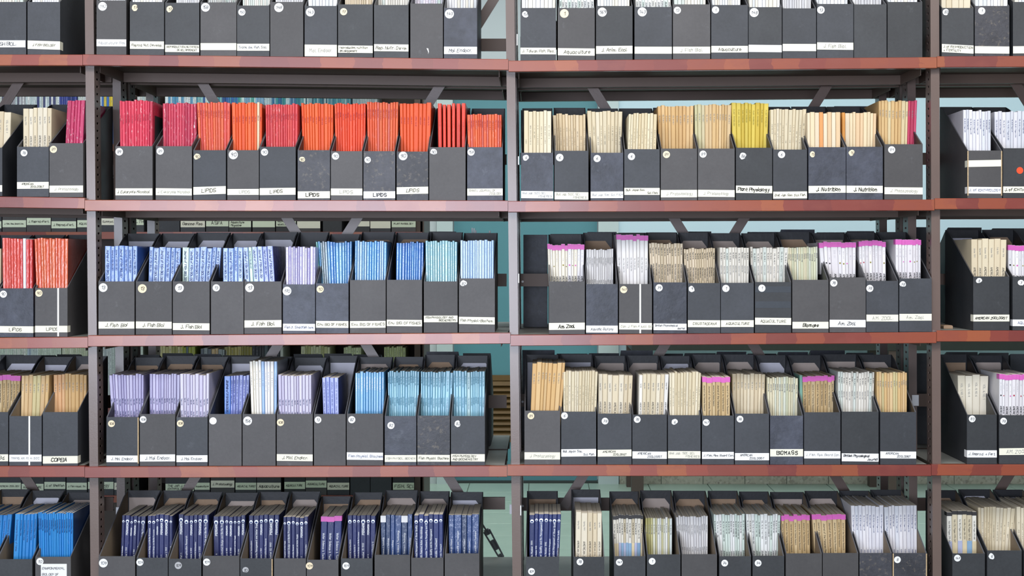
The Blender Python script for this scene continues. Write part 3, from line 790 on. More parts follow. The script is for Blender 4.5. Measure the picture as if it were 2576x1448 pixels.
def sticker(parent, org, cx, cz, r, Y, mat, torn, text, ink='k'):
    n = 20; g = G(); pts = []
    for i in range(n):
        a = 2 * math.pi * i / n; q = r
        if torn: q = r * (1 - .32 * max(0, math.cos(a - torn)) ** 2 - random.uniform(0, .12))
        pts.append((cx + q * math.cos(a), cz + q * math.sin(a)))
    g.idx([(x, Y - .0004, z) for x, z in pts] + [(x, Y, z) for x, z in pts], [tuple(range(n))] + [((i + 1) % n, i, n + i, n + (i + 1) % n) for i in range(n)], mat)
    o = build('number_sticker', g, parent, org)
    if text:
        g = G(); w = text_width(text); cap = min(r * .74, 1.25 * r / w * 6)
        for q in strokes(text, cap, max(.0007, cap * .12), .14, .2): g.face([(cx - w * cap / 12 + a, Y - .0007, cz - cap / 2 + b) for a, b in q], 'ink' + ink)
        build('numeral', g, o, org)

BOXI = {}
def file_box(view, lev, bay, x0p, x1p, ytp, tone='g', st=None, lab=None, J=None, liner='n', **ex):
    ox, oy = VIEW[view]; sc = 2.0
    bi = BOXI[(lev, bay)] = BOXI.get((lev, bay), 0) + 1
    Yf = 0.0085
    x0, x1 = wx(ox + x0p / sc, Yf) + .0003, wx(ox + x1p / sc, Yf) - .0003
    xm = (x0 + x1) / 2
    sa, sb = shelf_z(bay, lev, x0), shelf_z(bay, lev, x1)
    z0 = max(sa, sb) + .0004
    zf = wz(oy + ytp / sc, Yf); hf = zf - z0
    hb = .243 + random.uniform(-.004, .003) + ex.get('dh', 0) - (.006 if lev == 5 else 0)
    dep = .258
    P = PAL[J[4]] if J else None
    lbl = TONE[tone] + ' file box'
    if st and st[3]: lbl += ' stickered ' + st[3]
    if P: lbl += ' with ' + P[0] + (' books' if P[6].get('kind') == 'book' else ' journals')
    lbl += ', %s along, %s shelf, %s bay' % (ORD[bi], ORD[lev], BAYN[bay])
    O = Vector((xm, Yf, z0))
    r = root('file_box', O, lbl, 'file box', 'file boxes on the shelves')
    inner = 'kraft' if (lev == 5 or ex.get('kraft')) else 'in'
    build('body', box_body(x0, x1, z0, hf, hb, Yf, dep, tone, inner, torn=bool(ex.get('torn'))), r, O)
    if liner != 'n':
        ym = Yf + dep - .0026; a, b = x0 + .005, x1 - .005; zt = z0 + hb - random.uniform(.017, .021); cl, cr = random.choice([(0, 0), (.008, .012), (.012, .012), (0, .014), (.012, .002)])
        prof = [(a, z0 + .004), (b, z0 + .004), (b, zt - cr * 1.3), (b - cr, zt), (a + cl, zt), (a, zt - cl * 1.3)]
        g = G(); g.idx([(x, ym - .0009, z) for x, z in prof] + [(x, ym, z) for x, z in prof], [(0, 1, 2, 3, 4, 5)] + [(1, 0, 6, 7), (2, 1, 7, 8), (3, 2, 8, 9), (4, 3, 9, 10), (5, 4, 10, 11), (0, 5, 11, 6)], 'l' + liner)
        build('back_liner', g, r, O)
    for lab in [q_ for q_ in (lab, ex.get('lab2')) if q_]:
        y0l, y1l, text = lab[:3]; fl = lab[3] if len(lab) > 3 else ''
        zA, zB = wz(oy + y1l / sc, Yf), wz(oy + y0l / sc, Yf)
        rot = (lab[4] if len(lab) > 4 else random.uniform(-.012, .012))
        mat = 'paperw' if 'W' in fl else 'paper'
        la, lb_ = x0 + .0001, x1 - .0001
        if len(lab) > 5: la, lb_ = wx(ox + lab[5] / sc, Yf), wx(ox + lab[6] / sc, Yf)
        g = G(); h = .00045
        def q(xa, ya, xb, yb, ra): return [(xa, ya, zA + rot * (ra[0] - xm)), (xb, yb, zA + rot * (ra[1] - xm)), (xb, yb, zB + rot * (ra[1] - xm)), (xa, ya, zB + rot * (ra[0] - xm))]
        yy = Yf - h
        g.face(q(la, yy, lb_, yy, (la, lb_)), mat)
        yr = Yf + (.022 if 'r' in fl else -.00003); yl = Yf + (.022 if 'l' in fl else -.00003)
        g.face(q(lb_ + (.0004 if 'r' in fl else 0), yy, lb_ + (.0004 if 'r' in fl else 0), yr, (lb_, lb_)), mat); g.face(q(la - (.0004 if 'l' in fl else 0), yl, la - (.0004 if 'l' in fl else 0), yy, (la, la)), mat)
        a4 = [(la, yy), (lb_, yy), (lb_, Yf - .00003), (la, Yf - .00003)]
        g.face([(x, y, zB + rot * (x - xm)) for x, y in a4], mat); g.face([(x, y, zA + rot * (x - xm)) for x, y in a4[::-1]], mat)
        lo = build('title_label', g, r, O)
        if text:
            g = G(); ink = 'g' if 'g' in fl else 'b' if 'b' in fl else 'k'
            write_panel(g, text, la, lb_, zA, zB, Yf - .0007, 'ink' + ink, bold=1.5 if 'B' in fl else .85 if ink == 'g' else 1.0, rot=rot, fill=.9 if len(text) > 15 and not ('|' in text and max(len(q_.strip()) for q_ in text.split('|')) < 11) else .7)
            build('handwriting', g, lo, O)
    if st:
        cx, cy, rr, text = st[:4]; fl = st[4] if len(st) > 4 else ''
        m = 'paperc' if 'c' in fl else 'red' if 'r' in fl else 'paperg' if 'y' in fl else 'paperw'
        sticker(r, O, wx(ox + cx / sc, Yf), wz(oy + cy / sc, Yf), rr / sc / S, Yf - .0001, m, (random.uniform(-2, 1) if 't' in fl else 0), text, 'g' if 'g' in fl else 'k')
    if 'strip' in ex:
        xs = wx(ox + ex['strip'] / sc, Yf); g = G(); g.box(xs - .0019, xs + .0019, Yf - .0009, Yf - .0001, z0 + .001, z0 + hf, 'string'); build('white_strip', g, r, O)
    if 'scr' in ex:
        px, ya, yb = ex['scr']; g = G(); a = [(px - 6, ya), (px + 3, ya + 2), (px + 6, (ya + yb) / 2 + 4), (px + 2, yb), (px + 3, (ya + yb) / 2 + 6), (px - 2, ya + 9)]
        g.face([(wx(ox + p / sc, Yf), Yf - .0003, wz(oy + q / sc, Yf)) for p, q in a], 'paperw'); build('white_scratch', g, r, O)  # white scratch on the box front, laid on as a thin flat patch
    for sd in ex.get('edge', ''):
        xs = x0 if sd == 'l' else x1 - .0022
        g = G(); g.box(xs - .0002, xs + .0024, Yf - .0005, Yf + .001, z0 + .006, z0 + hf - .001, 'torn'); build('worn_edge', g, r, O)
    for ya, yb in ex.get('clear', ()):
        g = G(); g.box(x0 + .0005, x1 - .0005, Yf - .0003, Yf - .00005, wz(oy + yb / sc, Yf), wz(oy + ya / sc, Yf), 'clear'); build('clear_tape', g, r, O)
    if J: plan_journals(J, dict(x0=x0, x1=x1, z0=z0 + .0024, zf=zf), lev, bay, bi, (ox, oy), sc)

VIEW = {1: (0, 0), 2: (1288, 0), 3: (0, 480), 4: (1288, 480), 5: (0, 830), 6: (1288, 830), 7: (0, 1150), 8: (1288, 1150)}
def row(view, lev, bay, items):
    for it in items:
        kw = it[-1] if isinstance(it[-1], dict) else {}
        file_box(view, lev, bay, *(it[:-1] if kw else it), **kw)
T1 = -215
# boxes are written in the pixels of 2x views of the photograph: left, right, front top, finish, sticker, label strip, journals, liner
row(1, 1, 0, [
 (-60, 132, 10, 's', None, (203, 238, 'FISH BIOL.', 'W', 0, -60, 128), (-40, 115, T1, 11, 'wlt')),
 (138, 303, 10, 's', None, (206, 248, 'J. FISH BIOLOGY', 'r', -.03), (160, 295, T1, 11, 'whi'))])
row(1, 1, 1, [
 (485, 636, 2, 'g', (516, 32, 22, '192', 'g'), (198, 233, 'Aquaculture Res.', 'Wg'), (500, 630, T1, 10, 'whi')),
 (653, 826, 10, 'b', (680, 39, 18, '17', 'ct'), (208, 246, 'Reprod. Nut. Develop.'), (665, 815, T1, 11, 'whi')),
 (830, 1003, 14, 'b', (855, 46, 18, '17', 'ct'), (226, 262, 'REPRODUCTION NUTRITION|  DEVELOPPEMENT'), (886, 1003, T1, 12, 'wgr')),
 (1008, 1190, 12, 'g', (1034, 37, 22, '158'), (217, 252, ''), (1045, 1188, T1, 14, 'wlg')),
 (1192, 1356, 28, 'b', (1217, 61, 18, '150'), (220, 255, 'Trans. Am. Fish. Soc.', 'b'), (1220, 1358, T1, 14, 'wlt')),
 (1359, 1526, 10, 'g', (1403, 38, 23, '148'), None, (1385, 1527, T1, 12, 'wgr')),
 (1532, 1696, 30, 's', (1561, 61, 22, '143'), (225, 283, 'Mol. Endocr.', 'g'), (1550, 1697, T1, 8, 'whi')),
 (1700, 1876, 22, 'b', (1729, 59, 18, '17', 'c'), (229, 266, 'reproduction, nutrition|developpement'), (1735, 1880, T1, 13, 'bei')),
 (1881, 2056, 25, 'b', None, (223, 258, 'Rep. Nutr. Deve.'), (1900, 2062, T1, 13, 'wlt')),
 (2064, 2229, 18, 'g', None, None, (2085, 2236, T1, 11, 'mix'), 'n', {'scr': (2152, 242, 272)}),
 (2233, 2401, 40, 'd', (2261, 70, 23, '143'), (235, 272, 'Mol. Endocr.', 'W'), (2245, 2400, T1, 11, 'whi'))])
row(2, 1, 2, [
 (42, 222, 40, 's', (68, 72, 18, '156', 't'), (240, 273, 'J. Taiwan Fish. Res.'), (48, 222, T1, 9, 'whi')),
 (230, 417, 40, 'g', (263, 68, 22, '1', 'c'), (243, 279, 'Aquaculture'), (238, 415, T1, 11, 'wlg')),
 (422, 607, 30, 'b', (454, 61, 23, '169'), (231, 270, 'J. Anim. Ecol.', '', .01), (430, 592, T1, 11, 'whi')),
 (616, 805, 35, 's', (655, 60, 23, '143'), (235, 270, ''), (622, 800, T1, 11, 'wlg')),
 (809, 998, 22, 'g', (832, 52, 18, '13'), (235, 269, 'J. Fish Biol.', 'g'), (815, 975, T1, 10, 'wlt')),
 (1002, 1188, 25, 's', (1024, 50, 18, '1'), (231, 264, 'Aquaculture'), (1006, 1150, T1, 11, 'whi')),
 (1190, 1358, 36, 'b', (1218, 63, 23, '148'), (226, 262, '', 'W'), (1192, 1350, T1, 9, 'whi')),
 (1361, 1531, 42, 's', None, (221, 257, ''), (1362, 1505, T1, 12, 'wgr')),
 (1534, 1718, 20, 's', (1554, 50, 19, '13'), (214, 250, 'J. Fish Biol.', 'g'), (1530, 1690, T1, 9, 'whi')),
 (1720, 1885, 22, 'b', None, None, (1712, 1860, T1, 10, 'wgr')),
 (1889, 2065, 10, 'b', None, None, (1888, 2040, T1, 9, 'whi'))])
row(2, 1, 3, [
 (2162, 2323, 40, 'b', (2184, 61, 18, '83', 't'), (225, 266, 'J. of REPRODUCTION|+ FERTILITY', '', -.05), (2160, 2310, T1, 5, 'cre')),
 (2328, 2503, 30, 'k', (2363, 55, 18, '1'), (233, 269, ''), (2330, 2498, T1, 9, 'whi')),
 (2520, 2690, 10, 'b', None, (232, 268, ''), (2530, 2680, T1, 9, 'whi'))])

row(1, 2, 0, [
 (-170, 12, 742, 's', None, (932, 965, 'AMERICAN ZOOLOGIST'), (-90, 55, 560, 5, 'cre', -100, 8)),
 (85, 246, 738, 's', (121, 769, 17, '78'), (915, 949, 'AMERICAN|   ZOOLOGIST'), (116, 260, 545, 6, 'amc', 116, 240)),
 (248, 419, 720, 'g', (269, 751, 18, '89', 'cg'), (933, 968, 'J. Protozoology', 'g'), (338, 428, 505, 5, 'mgp', 318, 420))])
row(1, 2, 1, [
 (580, 768, 735, 'g', (600, 763, 19, '89'), (947, 982, 'J. Eukaryote Microbiol.'), (600, 768, 506, 12, 'mag', 604, 765, {'cp': 'cpd'})),
 (783, 966, 735, 'g', (806, 760, 18, '89', 'g'), (947, 982, 'J. Eukaryote Microbiol.', 'g'), (818, 988, 520, 12, 'cri', 818, 960)),
 (972, 1137, 755, 's', (992, 789, 18, '90', 'ct'), (938, 977, 'LIPIDS', '', .03), (990, 1158, 515, 12, 'cor', 994, 1132)),
 (1143, 1303, 755, 'g', (1174, 778, 23, '90'), (950, 980, 'LIPIDS', 'g'), (1166, 1318, 518, 10, 'ora', 1166, 1300, {'c': {8: 'ecd8b8'}})),
 (1306, 1488, 738, 's', (1331, 765, 18, '90'), (945, 980, 'LIPIDS'), (1335, 1498, 524, 13, 'crl', 1340, 1484)),
 (1497, 1661, 755, 'k', (1520, 803, 16, '90', 'ct'), (962, 997, 'LIPIDS', 'B'), (1514, 1676, 522, 11, 'ora', 1518, 1656)),
 (1664, 1824, 760, 'g', (1688, 785, 18, '90'), (948, 982, 'LIPIDS', 'g'), (1682, 1840, 522, 12, 'orr', 1685, 1820)),
 (1828, 1989, 760, 'k', (1850, 804, 16, '90'), (962, 997, 'LIPIDS', 'WB'), (1845, 2004, 517, 12, 'orp', 1848, 1985)),
 (1995, 2155, 762, 'k', (2028, 784, 22, '90'), (940, 975, 'LIPIDS', '', .02), (2010, 2170, 517, 8, 'ora', 2010, 2150)),
 (2159, 2343, 740, 'g', (2182, 765, 18, '90', 't'), None, (2202, 2342, 522, 6, 'ors', 2206, 2335, {'pack': .8})),
 (2350, 2530, 740, 'd', (2370, 765, 18, '158'), (948, 983, 'ISRAEL JOURNAL OF|   ZOOLOGY', 'g'), (2350, 2524, 575, 14, 'orp', 2354, 2520))])
row(2, 2, 2, [
 (45, 208, 768, 'd', (71, 794, 17, '6', 't'), (961, 997, 'Bull. Jap. SOC. SCI.|   FISHERIES', 'Wg'), (60, 198, 557, 7, 'crd')),
 (213, 385, 758, 's', (240, 792, 19, '6'), (966, 1003, 'Bull. Jap. SOC. SCI.|   FISHERIES', 'g'), (205, 370, 575, 11, 'crb', 215, 372)),
 (395, 560, 768, 'd', (428, 797, 18, '6'), (963, 996, 'Bull. Jap. Soc. Sci. FISH', 'Wg'), (378, 556, 560, 9, 'crd', 398, 556)),
 (564, 744, 750, 's', (601, 787, 18, '6'), (945, 980, 'Bull. Japan Soc.|   Sci. Fish.'), (588, 730, 572, 10, 'crs', 578, 722)),
 (748, 932, 747, 'g', (777, 777, 18, '89', 'cg'), (955, 992, 'J. Protozoology', 'g'), (733, 914, 533, 10, 'tan', 755, 914)),
 (935, 1121, 747, 'g', (961, 775, 18, '89'), (955, 990, 'J. Protozoology', 'g'), (918, 1105, 526, 11, 'tag', 940, 1105, {'c': {0: 'cdc79c', 1: 'd0c8a0', 2: 'd4c8a2'}})),
 (1126, 1310, 743, 'b', (1163, 785, 19, '86', 't'), (934, 971, 'Plant Physiology', 'B'), (1105, 1292, 520, 9, 'yel', 1130, 1292)),
 (1313, 1485, 752, 's', (1356, 777, 18, '6'), (963, 998, 'Bull. Jap. Soc. Sci. Fish.'), (1300, 1482, 550, 11, 'crd', 1318, 1480)),
 (1491, 1680, 740, 'd', (1513, 776, 16, '15', 'ct'), (934, 970, 'J. Nutrition', 'B'), (1485, 1653, 568, 8, 'pch', 1495, 1655, {'c': {3: 'e8a060'}})),
 (1682, 1866, 738, 'd', (1710, 769, 17, '15', 'ct'), (934, 970, 'J. Nutrition', 'B'), (1660, 1835, 566, 10, 'pch', 1686, 1836, {'c': {0: 'e8a04c'}})),
 (1873, 2067, 725, 'g', (1910, 753, 18, '89', 'g'), (942, 977, 'J. Protozoology', 'g'), (1845, 2040, 508, 12, 'tnp', 1880, 2040, {'c': {9: 'c43a60', 10: 'b83258', 11: 'd04a70'}}))])
row(2, 2, 3, [
 (2291, 2466, 757, 'g', None, (940, 973, 'J. of ICHTHYOLOGY', 'Wlb'), (2270, 2410, 556, 9, 'wlb', 2296, 2412), 'n', {'edge': 'lr', 'lab2': (805, 838, '', 'l', .02)}),
 (2470, 2650, 745, 'b', (2555, 857, 17, '', 'r'), (938, 970, 'J. of ICHTHYOLOGY', 'B'), (2428, 2600, 560, 9, 'wlb', 2476, 2600))])

row(3, 3, 0, [
 (-190, -10, 490, 'g', None, (680, 713, 'LIPIDS'), (-190, 6, 292, 9, 'crd', -185, -14)),
 (-5, 168, 490, 'd', (17, 519, 18, '90'), (680, 713, 'LIPIDS', 'r'), (10, 162, 240, 10, 'rdw', 14, 160, {'c': {7: 'dfe4f0'}})),
 (176, 340, 488, 'g', (196, 514, 18, '90', 'c'), (678, 711, 'LIPIDS', 'r'), (172, 342, 240, 11, 'orw', 182, 335, {'sc': '8c3a2c'}), 'n', {'strip': 293})])
row(3, 3, 1, [
 (495, 677, 455, 'g', (519, 486, 22, '13'), (657, 692, 'J. Fish Biol'), (527, 690, 278, 7, 'jfb', 527, 672, {'sc': '2a56a8'}), 'w'),
 (683, 865, 455, 'g', (716, 491, 22, '13', 'c'), (657, 692, 'J. Fish Biol'), (752, 910, 284, 6, 'jfb', 740, 860, {'sc': '25304c'}), 'w'),
 (869, 1055, 455, 'g', (903, 488, 22, '13'), (665, 700, 'J. Fish Biol'), (917, 1115, 284, 7, 'jfb', 915, 1050, {'c': {0: 'c4dcd4'}, 'sc': '25304c'}), 'w'),
 (1061, 1226, 455, 'g', (1088, 487, 18, '13'), None, (1122, 1222, 284, 4, 'jfb', 1122, 1220), 'w'),
 (1229, 1417, 455, 'g', (1256, 487, 22, '13'), (650, 686, 'J. Fish Biol.'), (1222, 1372, 280, 6, 'jfg', 1238, 1392, {'sc': '222c78', 'c': {0: '8aa4e0', 1: 'b8dccc', 2: '9cb0e4', 3: '9aaee6', 4: '7a8cd8', 5: '8c9ce0'}}), 'w'),
 (1423, 1586, 470, 'd', (1444, 503, 22, '170'), (668, 703, 'Fish & Shellfish Imm.', 'Wb'), (1437, 1587, 283, 12, 'liv', 1437, 1580), 'n'),
 (1589, 1754, 465, 'd', (1611, 494, 18, '10', 'c'), (654, 688, 'Env. BIO. OF FISHES'), (1588, 1770, 257, 14, 'azg', 1595, 1750, {'c': {0: '4a9a92', 1: '3a8ac0', 2: '8fa8b4', 3: '9cacb8', 4: '8ea6b8'}}), 't'),
 (1760, 1941, 448, 'g', None, (654, 688, 'Env. BIO. OF FISHES'), (1786, 1945, 254, 13, 'azt', 1782, 1936), 'b'),
 (1945, 2124, 447, 'g', None, (648, 680, 'Env. BIO. OF FISHES'), (1995, 2132, 258, 11, 'azu', 1990, 2118), 'b'),
 (2132, 2303, 455, 'g', None, (627, 660, 'FISH PHYSIOLOGY AND|    BIOCHEMISTRY'), (2140, 2300, 254, 13, 'aqt', 2142, 2296), 'n'),
 (2308, 2490, 440, 'g', (2332, 466, 18, '82', 't'), (634, 670, 'Fish Physiol.-Biochem.', '', -.015), (2316, 2484, 250, 14, 'aql', 2316, 2480), 'n')])
row(4, 3, 2, [
 (185, 367, 455, 'g', None, (663, 698, 'Am. Zool.', 'B'), (178, 364, 270, 12, 'amy', 190, 362), 'n'),
 (372, 533, 468, 'd', None, (677, 712, 'Aquatic Botany', 'W'), (374, 510, 295, 12, 'wgr', 378, 510), 'b'),
 (538, 705, 468, 'g', (562, 496, 18, '147', 'c'), (664, 697, 'Can. J. Fish Aquat. Sci', 'g'), (525, 685, 222, 8, 'whp', 545, 684), 'n', {'strip': 645}),
 (711, 879, 460, 'd', (740, 487, 18, '79'), (667, 700, 'British Phycological|   Journal', 'W'), (690, 860, 265, 12, 'bei', 716, 860), 'b'),
 (884, 1048, 463, 's', (905, 492, 17, '9', 't'), (650, 685, 'CRUSTACEANA'), (864, 1022, 290, 13, 'bei', 888, 1022), 't'),
 (1050, 1217, 462, 's', (1076, 490, 18, '1'), (650, 684, 'AQUACULTURE'), (1045, 1193, 287, 10, 'wlt', 1054, 1192), 't'),
 (1222, 1405, 458, 'b', (1257, 489, 18, '1'), (638, 673, 'AQUACULTURE', '', -.01), (1198, 1390, 285, 11, 'wlt', 1226, 1390), 't', {'clear': ((480, 510), (555, 588))}),
 (1410, 1593, 447, 'g', None, (658, 692, 'Biomass', 'B'), (1388, 1538, 283, 14, 'grn', 1414, 1540), 'b'),
 (1597, 1780, 435, 'g', (1619, 463, 18, '78'), (648, 685, 'Am. Zool.', 'W'), (1545, 1730, 258, 9, 'amp', 1600, 1730, {'w': {3: 1.6}}), 't'),
 (1782, 1944, 452, 's', (1800, 490, 18, '78'), (622, 656, 'AM. ZOOL.', 'g'), (1745, 1880, 252, 8, 'amp', 1786, 1884), 'b'),
 (1948, 2112, 440, 's', (1966, 470, 17, '78', 't'), (618, 652, 'Am. Zool.', 'g'), (1930, 2058, 244, 8, 'amp', 1952, 2058, {'w': {4: 1.8}}), 'b')])
row(4, 3, 3, [
 (2320, 2503, 430, 'b', (2350, 452, 16, '8', 't'), (622, 656, 'AMERICAN ZOOLOGIST', 'lB'), (2312, 2490, 243, 6, 'amc', 2326, 2490), 'w'),
 (2518, 2690, 430, 'b', (2560, 463, 18, '7', 't'), (647, 680, 'AQUACULTURE', 'Wlb'), (2495, 2650, 275, 10, 'amp', 2522, 2650), 'b')])

row(5, 4, 0, [
 (-160, 42, 412, 's', None, (625, 660, 'J. Fish. Res. Bd.'), (-110, 104, 226, 12, 'jrt', -130, 40), 'w'),
 (46, 210, 432, 's', None, (626, 661, 'TRANS. AM. FISH. SOC.', 'Wg'), (108, 248, 229, 7, 'tag', 92, 206), 'w', {'strip': 148, 'kraft': 1}),
 (215, 392, 412, 's', None, (633, 670, 'COPEIA', 'rB', .01), (268, 436, 222, 9, 'tan', 270, 388, {'c': {0: 'e8b684', 1: 'e2b080', 2: 'e6b888'}}), 't', {'kraft': 1})])
row(5, 4, 1, [
 (535, 698, 437, 's', (561, 470, 17, '108', 'c'), (630, 664, 'J. Mol. Endocr.', 'W'), (548, 722, 223, 12, 'lil', 556, 694), 'b', {'edge': 'r'}),
 (703, 882, 422, 'g', (720, 449, 17, '108'), (625, 660, 'J. Mol. Endocr.', 'W'), (752, 905, 220, 11, 'lil', 752, 878), 'b'),
 (887, 1045, 438, 's', (907, 469, 17, '108', 'c'), (629, 663, 'J. Mol. Endocr.', 'W'), (905, 1052, 223, 9, 'lip', 908, 1040), 'b'),
 (1050, 1216, 422, 'g', (1072, 456, 18, ''), None, (1128, 1255, 228, 7, 'jfs', 1128, 1212, {'c': {0: '3f74c8'}, 'w': {0: 1.6}, 't': ('Journal of FISH BIOLOGY', 'd', .95, .5, 'n'), 'ti': (0,)}), 'w'),
 (1220, 1387, 422, 'g', (1246, 456, 22, '156'), None, (1255, 1394, 155, 9, 'whb', 1268, 1382, {'c': {0: 'eae4d8', 1: 'ece8dc', 2: 'f0ede6'}, 'sc': '8b90a0'}), 'n'),
 (1392, 1574, 422, 'g', (1411, 464, 18, '108', 'c'), (624, 658, 'J. Mol. Endocr.'), (1398, 1566, 228, 11, 'lip', 1398, 1564), 'w'),
 (1579, 1740, 422, 'g', (1600, 451, 17, '13'), None, (1620, 1702, 240, 4, 'jfs', 1630, 1706, {'sc': '20306c'}), 'w'),
 (1744, 1928, 420, 'g', (1770, 450, 18, '82'), (615, 652, 'Fish Physiol. Biochem', 'Wb', -.01), (1787, 1932, 212, 11, 'blm', 1787, 1924), 't'),
 (1935, 2095, 432, 'd', (1967, 479, 18, '82'), (628, 662, 'FISH PHYSIOL. BIOCHEM.', 'g'), (1950, 2110, 208, 14, 'aqu', 1955, 2092), 'b'),
 (2099, 2264, 430, 'k', None, (627, 661, 'Fish Physiol. Biochem'), (2116, 2280, 210, 12, 'aqu', 2118, 2260, {'w': {10: 2.2}}), 'b'),
 (2268, 2440, 432, 's', (2304, 470, 18, '82', 't'), (623, 660, 'FISH PHYSIOLOGY|AND BIOCHEMISTRY'), (2280, 2440, 208, 12, 'aqu', 2284, 2434, {'c': {5: 'a8ccd4'}, 'w': {5: 1.6}}), 'w')])
row(6, 4, 2, [
 (62, 243, 405, 'g', (95, 431, 17, '89', 'cg'), (614, 650, 'J. Protozoology', 'g'), (103, 268, 165, 8, 'tan', 88, 238), 'w'),
 (247, 424, 410, 's', (264, 430, 17, '6'), (598, 635, 'Bull. Japan Soc.|  Sci. Fish.', 'W'), (258, 432, 207, 13, 'crd', 258, 420), 'w'),
 (430, 602, 420, 's', (468, 457, 17, '78'), (601, 635, 'AMERICAN|    ZOOLOGIST'), (434, 608, 225, 7, 'amc', 436, 604), 't'),
 (605, 780, 425, 's', (630, 449, 17, '78'), (610, 646, 'AMERICAN|    ZOOLOGIST', 'W'), (640, 790, 222, 7, 'amc', 635, 776, {'c': {0: 'ede9e2', 6: 'ebe8e6'}}), 't'),
 (784, 949, 428, 's', (819, 462, 17, '6', 't'), (608, 645, 'Bull. Jap.  SOC. SCI.|    FISHERIES', 'g'), (792, 952, 213, 11, 'crd', 790, 946), 'w'),
 (955, 1117, 430, 's', (977, 464, 17, '147'), (612, 647, 'J. Fish. Res. Board Can.', 'W'), (958, 1097, 235, 6, 'jrt', 962, 1098), 't'),
 (1121, 1294, 420, 's', (1147, 447, 17, '78'), (618, 654, 'AMERICAN|    ZOOLOGIST', 'W'), (1108, 1275, 222, 9, 'cre', 1124, 1275), 't'),
 (1298, 1465, 430, 'd', None, (598, 635, 'BIOMASS', 'B'), (1284, 1440, 238, 13, 'grn', 1302, 1440), 'w'),
 (1469, 1653, 413, 's', None, (608, 645, 'J. Fish. Res. Board Can.', 'Wg'), (1446, 1622, 230, 9, 'jrt', 1474, 1622, {'c': {0: '7fb0a0'}}), 't'),
 (1658, 1845, 410, 'b', None, (620, 660, 'British Phycological|    Journal', 'WB'), (1640, 1825, 212, 14, 'wlt', 1662, 1825), 't'),
 (1852, 2034, 412, 's', None, (610, 645, 'AMERICAN|    ZOOLOGIST', 'W'), (1835, 1988, 213, 12, 'tag', 1856, 1988), 't')])
row(6, 4, 3, [
 (2288, 2440, 425, 'b', (2315, 446, 17, '83'), (604, 640, 'J. Reprod. + Fert.', 'Wl'), (2242, 2398, 227, 4, 'cre', 2292, 2396, {'c': {0: 'e4dcc8', 1: 'e8e2d2', 2: 'e4ddcc', 3: 'e6dece'}}), 'b'),
 (2450, 2630, 428, 'b', (2473, 457, 17, '78'), (593, 627, 'AM. ZOOL.', 'g'), (2452, 2620, 222, 10, 'amp', 2456, 2620), 't')])

row(7, 5, 0, [
 (-185, -25, 512, 'b', None, None, (-120, 62, 290, 8, 'bri', -160, -30), 'b'),
 (-18, 163, 512, 'b', None, None, (76, 188, 285, 6, 'bri', 60, 158, {'w': {0: 2.4}}), 'w'),
 (177, 357, 500, 'g', (201, 523, 18, '10'), (535, 640, 'ENVIRONMENTAL|BIOLOGY OF|FISHES', 'W', 0, 206, 336), (190, 368, 280, 16, 'bri', 190, 352, {'sc': '1c3f74'}), 't')])
row(7, 5, 1, [
 (496, 680, 497, 'g', (520, 531, 22, '109'), None, (614, 734, 293, 6, 'nav', 600, 676), 't'),
 (687, 845, 505, 'b', (704, 527, 18, '109'), None, (742, 868, 290, 6, 'nav', 740, 840), 'b'),
 (848, 1013, 510, 'b', (897, 543, 18, '109', 'y'), None, (898, 1050, 290, 6, 'nav', 898, 1008), 'b'),
 (1020, 1205, 495, 'g', (1040, 526, 18, '109'), None, (1073, 1235, 295, 7, 'nav', 1076, 1200), 't'),
 (1208, 1372, 508, 'b', (1235, 567, 17, '10', 'ty'), None, (1252, 1405, 290, 6, 'nav', 1254, 1366), 'b', {'edge': 'r'}),
 (1378, 1540, 508, 'g', None, None, (1425, 1550, 300, 6, 'nav', 1425, 1534), 't'),
 (1543, 1703, 515, 'g', (1557, 545, 18, '109', 'c'), None, (1616, 1720, 297, 3, 'nvp', 1606, 1698), 'b', {'dh': -.01}),
 (1715, 1875, 508, 'b', (1741, 545, 18, '109'), None, (1748, 1890, 290, 6, 'nav', 1750, 1870), 'b'),
 (1884, 2064, 490, 'g', None, None, (1915, 2075, 290, 6, 'nvw', 1916, 2060), 't'),
 (2068, 2232, 505, 'g', None, None, (2083, 2228, 290, 6, 'nvt', 2084, 2226), 't'),
 (2237, 2412, 483, 'g', None, None, (2257, 2410, 290, 5, 'nvg', 2258, 2408), 'w')])
row(8, 5, 2, [
 (70, 237, 500, 'b', (98, 573, 17, '109'), None, (88, 247, 285, 7, 'nvt', 86, 232), 'b'),
 (308, 465, 500, 'b', (342, 525, 17, '78'), None, (322, 452, 278, 5, 'amc', 316, 452), 'w'),
 (513, 672, 497, 'b', (540, 527, 17, '147'), None, (508, 660, 290, 11, 'blk', 518, 660), 'b'),
 (678, 848, 488, 'b', (705, 522, 17, '1'), None, (672, 806, 305, 12, 'oli', 684, 806, {'c': {0: 'b0a96c', 1: 'a9a46a', 2: 'c4bf8c'}}), 't'),
 (853, 1032, 487, 'g', None, None, (826, 986, 297, 13, 'wgr', 858, 986), 'b'),
 (1042, 1203, 497, 'b', (1070, 531, 17, '74'), None, (1015, 1172, 288, 12, 'wlg', 1046, 1172), 'b'),
 (1210, 1370, 495, 'b', (1238, 531, 17, '74'), None, (1177, 1352, 288, 12, 'wlg', 1214, 1352), 'b'),
 (1377, 1560, 483, 'g', None, None, (1355, 1498, 290, 7, 'jrt', 1382, 1505), 't'),
 (1563, 1743, 481, 'g', None, None, (1508, 1678, 287, 7, 'jrt', 1568, 1680), 't'),
 (1748, 1912, 481, 'k', None, None, (1705, 1870, 245, 9, 'wlb', 1752, 1872), 'n'),
 (1915, 2088, 481, 'k', (1939, 514, 17, '8', ''), None, (1872, 2038, 245, 9, 'wlb', 1920, 2042), 'n', {'edge': 'lr'})])
